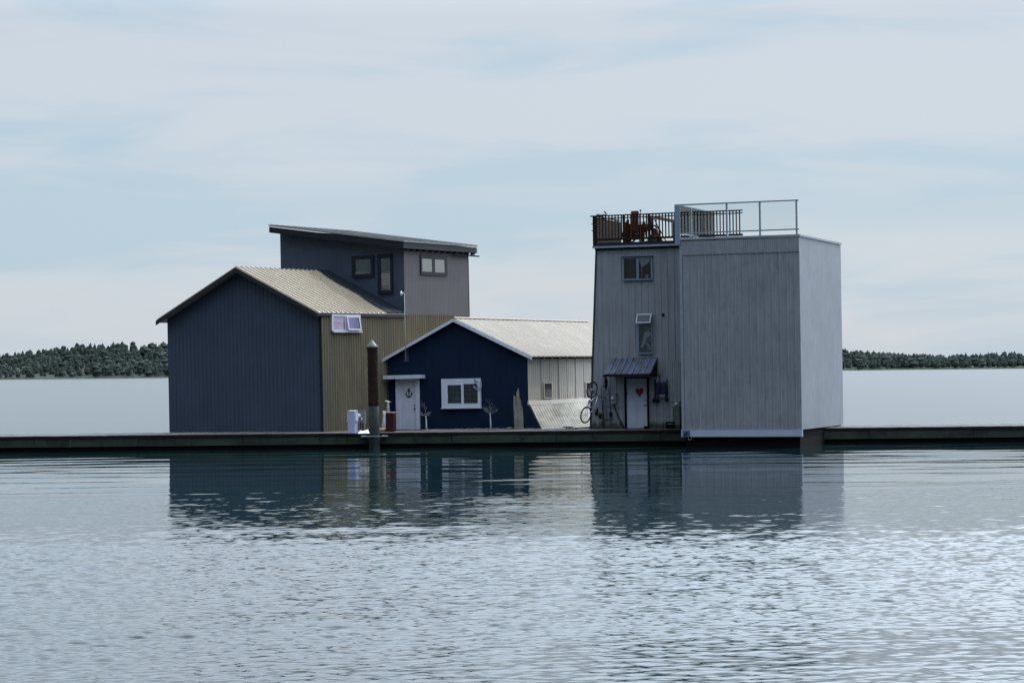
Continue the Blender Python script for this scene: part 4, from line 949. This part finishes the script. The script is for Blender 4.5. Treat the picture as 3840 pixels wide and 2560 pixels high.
    r = f.fr(2414, 1600, 2428, 1608, -.25); o = MB().box(0, r[1] - r[0], 0, .16, 0, .075).box(.02, r[1] - r[0] - .02, .02, .14, .0751, .09).build('door_stop_block', M_black, None, False, f.M @ Matrix.Translation((r[0], -.25, .03))); tag(o, 'small black block on the deck at the foot of the heart door', 'block')
wall_things()

# ------------------------------------------------------------------ things on the tower's roof
def roof_things():
    f = FT; V = Vector
    # tray and bird on the rail
    p = f.at(2257, 806, 'y', 0); z = ZRT + .016
    o = MB().box(-.21, .21, -.06, .08, 0, .012).box(-.21, -.10, -.06, .08, .013, .05).box(-.08, .21, -.055, .075, .013, .03).build('bird_tray', M_wood_grey, None, False, f.M @ Matrix.Translation((p.x, 0, z))); tag(o, 'flat weathered wooden tray lying on the left end of the roof rail', 'tray')
    p = f.at(2270, 799, 'y', 0); m = MB(); RM = Matrix.Rotation(R(50), 3, 'Y')
    m.ell((0, 0, .07), .075, .032, .034, 12, 8, RM); m.ell((-.05, 0, .125), .025, .022, .023, 10, 8); m.prism([(-.07, -.004, .125), (-.095, 0, .118), (-.07, .004, .12)], (0, .003, .004)); m.prism([(.03, -.014, .04), (.08, -.012, -.0), (.08, .012, -.0), (.03, .014, .04)], (0, 0, .01)); m.tube([(.0, .008, .045), (.0, .008, 0)], .003, 4); m.tube([(.01, -.008, .045), (.01, -.008, 0)], .003, 4)
    o = m.build('bird', M_bird, None, True, f.M @ Matrix.Translation((p.x, 0, z + .031))); tag(o, 'small dark bird perched on the wooden tray at the left end of the roof rail', 'bird')
    # tall folding chair seen over the rail
    x0 = f.at(2366, 850, 'y', .35); x1 = f.at(2397, 850, 'y', .35); zt = f.at(2380, 792, 'y', .35).z
    t = thing('folding_lounger', f.M @ Matrix.Translation((x0.x, .35, ZD)), 'brown fabric folding lounger standing behind the roof rail, its back showing above it', 'lounger')
    w = x1.x - x0.x; H = zt - ZD
    m = MB(); m.box(.03, w - .03, -.01, .02, .45, H - .01); m.build('backrest', M_brown_fab, t)
    m = MB()
    for s in (0, w): m.tube([(s, 0, 0), (s, 0, H - .12), (s + (.03 if s == 0 else -.03), 0, H)], .013, 6)
    m.tube([(.02, 0, H), (w - .02, 0, H)], .013, 6); m.build('frame', M_dark_metal, t, True)
    MB().box(.02, w - .02, .0, .55, .40, .44).build('seat', M_brown_fab, t)
    for s in (.02, w - .02): MB().tube([(s, .5, .42), (s, .15, 0)], .012, 6).build('leg', M_dark_metal, t, True)
    # T-topped post
    p = f.at(2402, 800, 'y', .45); zt = f.at(2402, 789, 'y', .45).z
    t = thing('post_stand', f.M @ Matrix.Translation((p.x, .45, ZD)), 'thin dark stand with a short T-shaped top rising above the roof rail beside the lounger', 'stand')
    MB().tube([(0, 0, 0), (0, 0, zt - ZD)], .018, 6).build('pole', M_dark_metal, t, True); MB().prism([(-.045, -.02, zt - ZD + .025), (.045, -.02, zt - ZD + .025), (.02, -.02, zt - ZD - .03), (-.02, -.02, zt - ZD - .03)], (0, .04, 0)).build('crosspiece', M_dark_metal, t)
    # red-brown boards leaning behind the railing
    g = 'reddish boards leaning behind the roof rail'
    for i, (px, py, wd, tl) in enumerate(((2344, 830, .13, .02), (2352, 822, .12, .0), (2360, 838, .10, -.03), (2410, 830, .12, .03))):
        p = f.at(px, py, 'y', .22 + .03 * i); h = p.z - ZD
        o = MB().prism([(-wd / 2, 0, 0), (wd / 2, 0, 0), (wd / 2 + tl, .05, h), (-wd / 2 + tl, .05, h - .04)], (0, .02, 0)).build('board', M_wood_red, None, False, f.M @ Matrix.Translation((p.x, .22 + .03 * i, ZD)))
        tag(o, ['leftmost reddish board leaning behind the roof rail, beside the middle post', 'tallest reddish board leaning behind the roof rail near the lounger', 'narrow shorter reddish board right beside the lounger on its left', 'reddish board leaning on the right side of the lounger behind the rail'][i], 'board', g)
    a = f.at(2341, 838, 'y', .34); b = f.at(2412, 893, 'y', .34); t = thing('slatted_table', f.M @ Matrix.Translation((a.x, .38, ZD)), 'reddish brown slatted table folded upright behind the lounger on the roof deck', 'table')
    w = b.x - a.x; h = a.z - ZD; m = MB(); i = 0
    while i * .095 < w - .09: m.box(i * .095, i * .095 + .085, 0, .02, .10, h - random.uniform(0, .08)); i += 1
    m.build('slats', M_wood_red, t); m = MB(); m.box(0, w, .021, .05, .18, .25); m.build('batten', M_wood_dark, t); m = MB(); m.box(0, w, .021, .05, h - .3, h - .23); m.build('batten', M_wood_dark, t)
    for x in (.02, w - .08): MB().box(x, x + .06, .051, .09, 0, h - .25).build('leg', M_wood_dark, t)
    # bicycle on the roof
    hub = f.at(2362, 888, 'y', .75); hub.z = ZD + .345
    M = f.M @ Matrix.Translation(hub) @ Matrix.Rotation(R(-8), 4, 'Z'); bicycle(M, 'dark bicycle parked on the roof deck behind the railing and lounger', M_dark_metal)
    # pink toy on deck
    a = f.at(2397, 864, 'y', .55); m = MB(); m.tube([(-.10, 0, .0), (-.02, 0, .03), (.10, 0, .05)], .035, 8); m.tube([(0, 0, .02), (.02, 0, -(a.z - ZD))], .02, 6); m.box(-.12, .16, -.12, .12, -(a.z - ZD), -(a.z - ZD) + .03); o = m.build('pink_stool', M_pink, None, True, f.M @ Matrix.Translation(a)); tag(o, 'small pink plastic stool on the roof deck right of the lounger', 'stool')
    # covered barbecue: dark bulky shape behind the thick post
    p = f.at(2425, 880, 'y', .9); t = thing('barbecue', f.M @ Matrix.Translation((p.x, .9, ZD)), 'dark barbecue with domed lid and side shelf on the roof deck behind the thick post', 'barbecue')
    m = MB(); m.ell((.0, 0, .62), .24, .22, .16, 14, 8); m.build('lid', M_black, t, True); m = MB(); m.box(-.45, -.24, -.15, .15, .58, .61); m.build('side_shelf', M_black, t)
    for s in (-1, 1): MB().tube([(s * .05, 0, .5), (s * .28, 0, 0)], .02, 6).build('leg', M_dark_metal, t, True)
    # closed parasol
    p = f.at(2443, 850, 'y', .5); zt = f.at(2441, 806, 'y', .5).z - ZD
    t = thing('closed_parasol', f.M @ Matrix.Translation((p.x, .5, ZD)), 'dark closed parasol standing upright just right of the thick railing post', 'parasol')
    MB().tube([(0, 0, 0), (0, 0, zt)], .02, 6).build('pole', M_wood_dark, t, True); MB().tube([(0, 0, zt), (0, 0, zt - .12), (0, 0, zt - .5), (0, 0, zt - .62)], [.02, .06, .085, .05], 8).build('canopy', M_dark_metal, t, True)
    MB().lathe([(.28, 0), (.26, .05), (.05, .09), (.04, .3)], (0, 0, 0), 16).build('stand_base', M_wood_dark, t, True)
    # terracotta planter heap
    p = f.at(2446, 880, 'y', .6); m = MB()
    m.prism([(-.18, 0, 0), (.30, 0, 0), (.05, 0, .52), (-.12, 0, .58)], (0, .2, 0)); o = m.build('stacked_cushion', M_wood_red, None, False, f.M @ Matrix.Translation((p.x + .12, .6, ZD))); tag(o, 'reddish brown cushion propped on edge at the foot of the parasol', 'cushion')
    # leaning pole
    a = f.at(2448, 812, 'y', .3); b = f.at(2497, 890, 'y', .3); b.z = ZD; m = MB(); m.tube([a - b, V((0, 0, 0))], .02, 6)
    o = m.build('leaning_pole', M_wood_dark, None, True, f.M @ Matrix.Translation(b)); tag(o, 'thin dark pole slanting across the right bay of the roof railing', 'pole')
    # long canoe-like beam on trestles, going away
    a = f.at(2455, 815, 'y', 1.2); b = f.at(2545, 833, 'y', .25); t = thing('roof_beam', f.M @ Matrix.Translation((a.x, 1.2, ZD)), 'long dark wooden beam on uprights slanting behind the right bay of the railing', 'beam')
    A = V((0, 0, a.z - ZD)); B = V((b.x - a.x, -.95, b.z - ZD)); m = MB(); m.bar(A, B + (B - A) * .6, .06, .13); m.build('beam', M_wood_grey, t)
    for k in (.78, 1.5):
        q = A + (B - A) * k; MB().box(q.x - .035, q.x + .035, q.y + .035, q.y + .1, 0, q.z - .0).build('upright', M_wood_dark, t)
    # bits of furniture behind the glass
    p = f.at(2600, 880, 'y', 1.2); t = thing('patio_chair', f.M @ Matrix.Translation((p.x, 1.2, ZD)), 'grey high-backed patio chair on the roof seen through the glass railing', 'chair')
    MB().prism([(-.24, 0, .42), (.24, 0, .42), (.2, .18, 1.05), (-.2, .18, 1.05)], (0, .03, 0)).build('backrest', M_grey_box, t); MB().box(-.25, .25, -.5, .0, .38, .42).build('seat', M_grey_box, t)
    for sx in (-.23, .23):
        for sy in (-.46, -.03): MB().tube([(sx, sy, 0), (sx, sy, .38)], .016, 6).build('leg', M_dark_metal, t, True)
roof_things()

# ------------------------------------------------------------------ things on the dock
def on_deck(px, py, z=DZ): return on_z(px, py, z)
def dock_things():
    V = Vector; RZ = lambda a: Matrix.Rotation(a, 4, 'Z')
    S = 8530.0
    def scale(p): return p.y / S            # metres per photo pixel at that depth
    # white power pedestal
    b = on_deck(1323, 1624); k = scale(b)
    t = thing('power_pedestal', Matrix.Translation(b) @ RZ(R(-26)), 'white power pedestal on the dock edge in front of the tan wall', 'pedestal')
    H = 86 * k; m = MB(); m.box(-.15, .15, -.13, .13, .0, H - .06); m.build('cabinet', M_ped, t)
    m = MB(); m.hexa([(-.16, -.14, H - .059), (.16, -.14, H - .059), (.16, .14, H - .059), (-.16, .14, H - .059), (-.16, -.14, H - .02), (.16, -.14, H - .02), (.16, .14, H + .005), (-.16, .14, H + .005)]); m.build('cap', M_ped, t)
    m = MB(); m.box(.151, .20, -.10, .10, H - .42, H - .07); m.build('outlet_cover', M_white, t); m = MB(); m.box(-.20, -.151, -.08, .08, H - .28, H - .10); m.tube([(-.18, -.05, H - .26), (-.22, -.06, H - .45)], .022, 6); m.build('hose_hook', M_white, t)
    # meter stand with round gauge
    b = on_deck(1360, 1617); k = scale(b)
    t = thing('meter_stand', Matrix.Translation(b) @ RZ(R(-26)), 'dark grey meter stand with a round white dial between white pedestal and pile', 'stand')
    H = 78 * k; m = MB(); m.box(-.12, .12, -.05, .06, .36 * H, H); m.build('panel', M_grey_box, t); MB().box(-.125, .125, -.06, .07, H + .001, H + .015).build('cap', M_galv, t)
    for s in (-1, 1): MB().box(s * .09 - .02, s * .09 + .02, -.03, .03, 0, .36 * H - .001).build('leg', M_grey_box, t)
    m = MB(); m.lathe([(.075, 0), (.075, .05), (.05, .075), (0, .08)], (-.12, -.05, H - .2), 18, Matrix.Rotation(R(90), 3, 'X')); m.build('dial', M_cloth, t, True)
    for s in (-.05, .05):
        MB().tube([(s, -.07, .45 * H), (s, -.08, .3 * H), (s, -.06, .1 * H)], .016, 6).build('power_cable', M_rubber, t, True)
    m = MB(); m.box(-.03, .03, -.075, -.051, .55 * H, .68 * H); m.build('label_plate', M_lav, t)
    # white bag heap
    b = on_deck(1364, 1625); k = scale(b); rng = random.Random(3); m = MB(); n = 9; P = []
    for j in range(n):
        for i in range(n):
            u, v = i / (n - 1) * 2 - 1, j / (n - 1) * 2 - 1; e = max(0, 1 - max(abs(u), abs(v)) ** 2)
            P.append((u * .21 + rng.uniform(-.015, .015), v * .16, e * .07 + rng.uniform(0, .035) * (e > 0) + (.14 * math.exp(-((u - .72) ** 2 + (v - .1) ** 2) * 14)) + .09 * math.exp(-((u + .75) ** 2 + v * v) * 16)))
    fs = [(j * n + i, j * n + i + 1, (j + 1) * n + i + 1, (j + 1) * n + i) for j in range(n - 1) for i in range(n - 1)]
    P += [(x, y, -.004) for x, y, z in P]; q = n * n; fs += [tuple(q + v for v in ff[::-1]) for ff in fs[:]]
    bd = [i for i in range(n)] + [j * n + n - 1 for j in range(1, n)] + [(n - 1) * n + i for i in range(n - 2, -1, -1)] + [j * n for j in range(n - 2, 0, -1)]
    fs += [(a, q + a, q + c, c) for a, c in zip(bd, bd[1:] + bd[:1])]
    m.add(P, fs); o = m.build('white_bag', M_cloth, None, False, Matrix.Translation(b + V((0, 0, .012)))); tag(o, 'crumpled bright white bag lying on the dock at the foot of the meter stand', 'bag')
    # red locker
    b = on_deck(1465, 1618.5); k = scale(b); H = 74 * k
    t = thing('red_locker', Matrix.Translation(b) @ RZ(R(-18)), 'dark red upright locker with lid coloured pale as if sunlit, left of the white door', 'locker')
    MB().box(-.16, .16, -.13, .15, 0, H - .03).build('body', M_maroon, t); MB().box(-.17, .17, -.14, .17, H - .029, H).build('lid', M_sunlit_lid, t)
    # tan log
    b = on_deck(1440, 1618.5); k = scale(b); m = MB(); m.tube([(-.20, .0, .075), (-.05, .01, .078), (.12, 0, .075)], [.075, .078, .072], 12); o = m.build('cut_log', M_wood_tan, None, True, Matrix.Translation(b)); tag(o, 'short tan cut log lying on the dock between the pile and the red locker', 'log')
    # two whitish carved posts, one carries a gull
    b = on_deck(1441, 1613); k = scale(b); h = 70 * k; m = MB()
    m.tube([(-.02, 0, 0), (-.03, 0, h * .3), (.0, 0, h * .36), (.01, 0, h * .8), (.012, 0, h * .93)], [.085, .09, .075, .07, .075], 10); M_ = Matrix.Rotation(R(28), 3, 'X') @ Matrix.Rotation(R(14), 3, 'Y')
    m.lathe([(.075, -.05), (.08, .03), (.05, .032), (.045, -.01), (0, -.01)], (.012, 0, h * .97), 12, M_); o = m.build('carved_post', pmat('bleached_wood', (.40, .41, .42), .85, 0, .35, 5, .3, bump=.4, bscale=20), None, True, Matrix.Translation(b)); tag(o, 'short bleached post with a slanted hollow top, left of the red locker', 'post')
    b = on_deck(1456, 1611); k = scale(b); h = 100 * k; m = MB(); m.tube([(0, 0, 0), (0, 0, h * .65), (.0, 0, h * .8), (.005, 0, h)], [.09, .085, .07, .045], 10)
    o = m.build('carved_post', pmat('weathered_post', (.26, .26, .27), .85, 0, .3, 5, .3), None, True, Matrix.Translation(b)); tag(o, 'taller tapering grey post behind the red locker with a gull on top', 'post')
    g = b + V((-.005, 0, h)); m = MB(); m.ell((.0, 0, .055), .085, .04, .042, 12, 8, Matrix.Rotation(R(12), 3, 'Y')); m.ell((-.085, 0, .082), .035, .03, .03, 10, 8); m.prism([(-.11, -.006, .085), (-.15, 0, .078), (-.11, .006, .078)], (0, .004, .008)); m.prism([(.05, -.025, .05), (.13, -.018, .025), (.13, .018, .025), (.05, .025, .05)], (0, 0, .02)); m.tube([(0, .012, .03), (0, .012, 0)], .006, 5); m.tube([(0, -.012, .03), (0, -.012, 0)], .006, 5)
    o = m.build('gull', M_gull, None, True, Matrix.Translation(g)); tag(o, 'white gull sitting on the taller post beside the white door', 'gull')
    # bare ornamental trees
    def tree(px, py, hpx, wpx, seed, label):
        rng = random.Random(seed); b = on_deck(px, py); k = scale(b)
        t = thing('bare_tree', Matrix.Translation(b), label, 'tree', 'small bare trees along the blue wall')
        H = hpx * k; th = H * .56; m = MB(); m.tube([(0, 0, 0), (-.01, 0, th * .4), (-.02, 0, th * .8), (-.03, 0, th)], [.036, .028, .021, .016], 8); m.build('trunk', M_twig, t, True)
        m = MB()
        def br(p, d, L, r, lev):
            pts = [p]; n = 4
            for i in range(n):
                d = (d + V((rng.uniform(-.16, .16), rng.uniform(-.16, .16), rng.uniform(-.08, .16)))).normalized(); pts.append(pts[-1] + d * (L / n))
            m.tube(pts, [max(.0018, r * (1 - .2 * i)) for i in range(n + 1)], 4, caps=False)
            if lev:
                for i in (1, 2, 3, 3):
                    a = rng.uniform(0, 2 * math.pi); e = (d + V((math.cos(a), math.sin(a), rng.uniform(-.1, .5))) * .75).normalized(); br(pts[i], e, L * rng.uniform(.35, .6), r * .5, lev - 1)
        W = wpx * k / 2
        br(V((-.03, 0, th * .97)), V((-.08, 0, 1)), H - th, .009, 2)
        for i in range(9):
            a = i * 2 * math.pi / 9 + rng.uniform(-.3, .3); br(V((-.03, 0, th * rng.uniform(.88, 1.0))), V((math.cos(a), math.sin(a) * .8, rng.uniform(.25, .75))).normalized(), W * rng.uniform(.85, 1.1), .0065, 2)
        m.build('branches', M_branch, t)
    tree(1600, 1616, 104, 50, 11, 'small bare pale tree close to the right side of the white door')
    tree(1841, 1611.5, 112, 66, 23, 'small bare pale tree standing to the right of the white framed window')
    # driftwood bundle
    b = on_deck(1945, 1610); k = scale(b)
    t = thing('driftwood_bundle', Matrix.Translation(b), 'upright bundle of grey driftwood planks tied with bands against the blue wall', 'driftwood')
    for x, w, h, tilt, yo, rnd in ((-12.5, 9, 128, -2, .02, .3), (-4, 12, 156, 3.5, -.02, 1.0), (8, 12, 118, -4, .03, .6), (14.5, 8, 88, -3, .0, .4), (2, 14, 96, -1, -.05, .4), (-9, 11, 74, -2, -.06, .3), (10, 10, 62, 0, -.06, .3)):
        z = h * k; W = w * k / 2; x *= k; tl = tilt * k; m = MB(); L = []; Rr = []
        for i in range(9):
            u = i / 8; q = 1 - max(0, (u - .8) / .2) ** 2 * rnd * .75; jx = random.uniform(-.008, .008)
            L.append((x - W * q + tl * u ** 2 + jx, yo, z * u)); Rr.append((x + W * q + tl * u ** 2 + jx, yo, z * u - (.02 if i == 8 else 0)))
        m.prism(L + Rr[::-1], (0, -.05, 0)); m.build('plank', M_wood_grey, t)
    m = MB(); m.bar((-.19, -.09, .30), (.19, -.09, .34), .03, .075); m.bar((.03, -.10, .86), (.16, -.10, .89), .03, .05); m.build('band', M_wood_grey, t)
    # low driftwood piece
    b = on_deck(1907, 1610); m = MB(); m.tube([(-.12, 0, .03), (0, .02, .05), (.12, .03, .08)], [.02, .04, .03], 8); o = m.build('driftwood_piece', M_wood_grey, None, True, Matrix.Translation(b)); tag(o, 'small low piece of driftwood lying left of the driftwood bundle', 'driftwood')
    # cleat
    b = on_deck(2131, 1609); k = scale(b); t = thing('dock_cleat', Matrix.Translation(b), 'dark metal mooring cleat on the dock edge in front of the sloping white skirt', 'cleat')
    m = MB(); m.tube([(-.21, 0, .10), (-.08, 0, .085), (.08, 0, .085), (.21, 0, .10)], [.02, .03, .03, .02], 8); m.build('horn', M_dark_metal, t, True); m = MB(); m.box(-.11, .11, -.04, .04, 0, .03); m.tube([(-.07, 0, .03), (-.06, 0, .08)], .03, 8); m.tube([(.07, 0, .03), (.06, 0, .08)], .03, 8); m.build('base', M_dark_metal, t)
    # rope lying by the cleat
    m = MB(); m.tube([(-.28, 0, .02), (-.1, .05, .02), (.1, -.02, .02), (.25, .05, .02)], .018, 6); o = m.build('rope', M_deck, None, True, Matrix.Translation(b + V((.12, -.07, .0)))); tag(o, 'short pale rope lying beside the cleat on the dock edge', 'rope')
    # pebble strip
    rng = random.Random(4); m = MB()
    for i in range(1100):
        px = rng.uniform(1580, 2030); s = (px - 1560) / 480
        p = on_deck(px, 1615.5 - 9 * s + rng.uniform(-2.5, 1.6)); r = rng.uniform(.014, .034)
        m.ell((p.x, p.y, DZ + r * .5), r * 1.2, r, r * .8, 6, 4, None, .15)
    o = m.build('pebbles', M_pebble); tag(o, 'strip of pale pebbles along the foot of the blue wall', 'pebbles', kind='stuff')
dock_things()
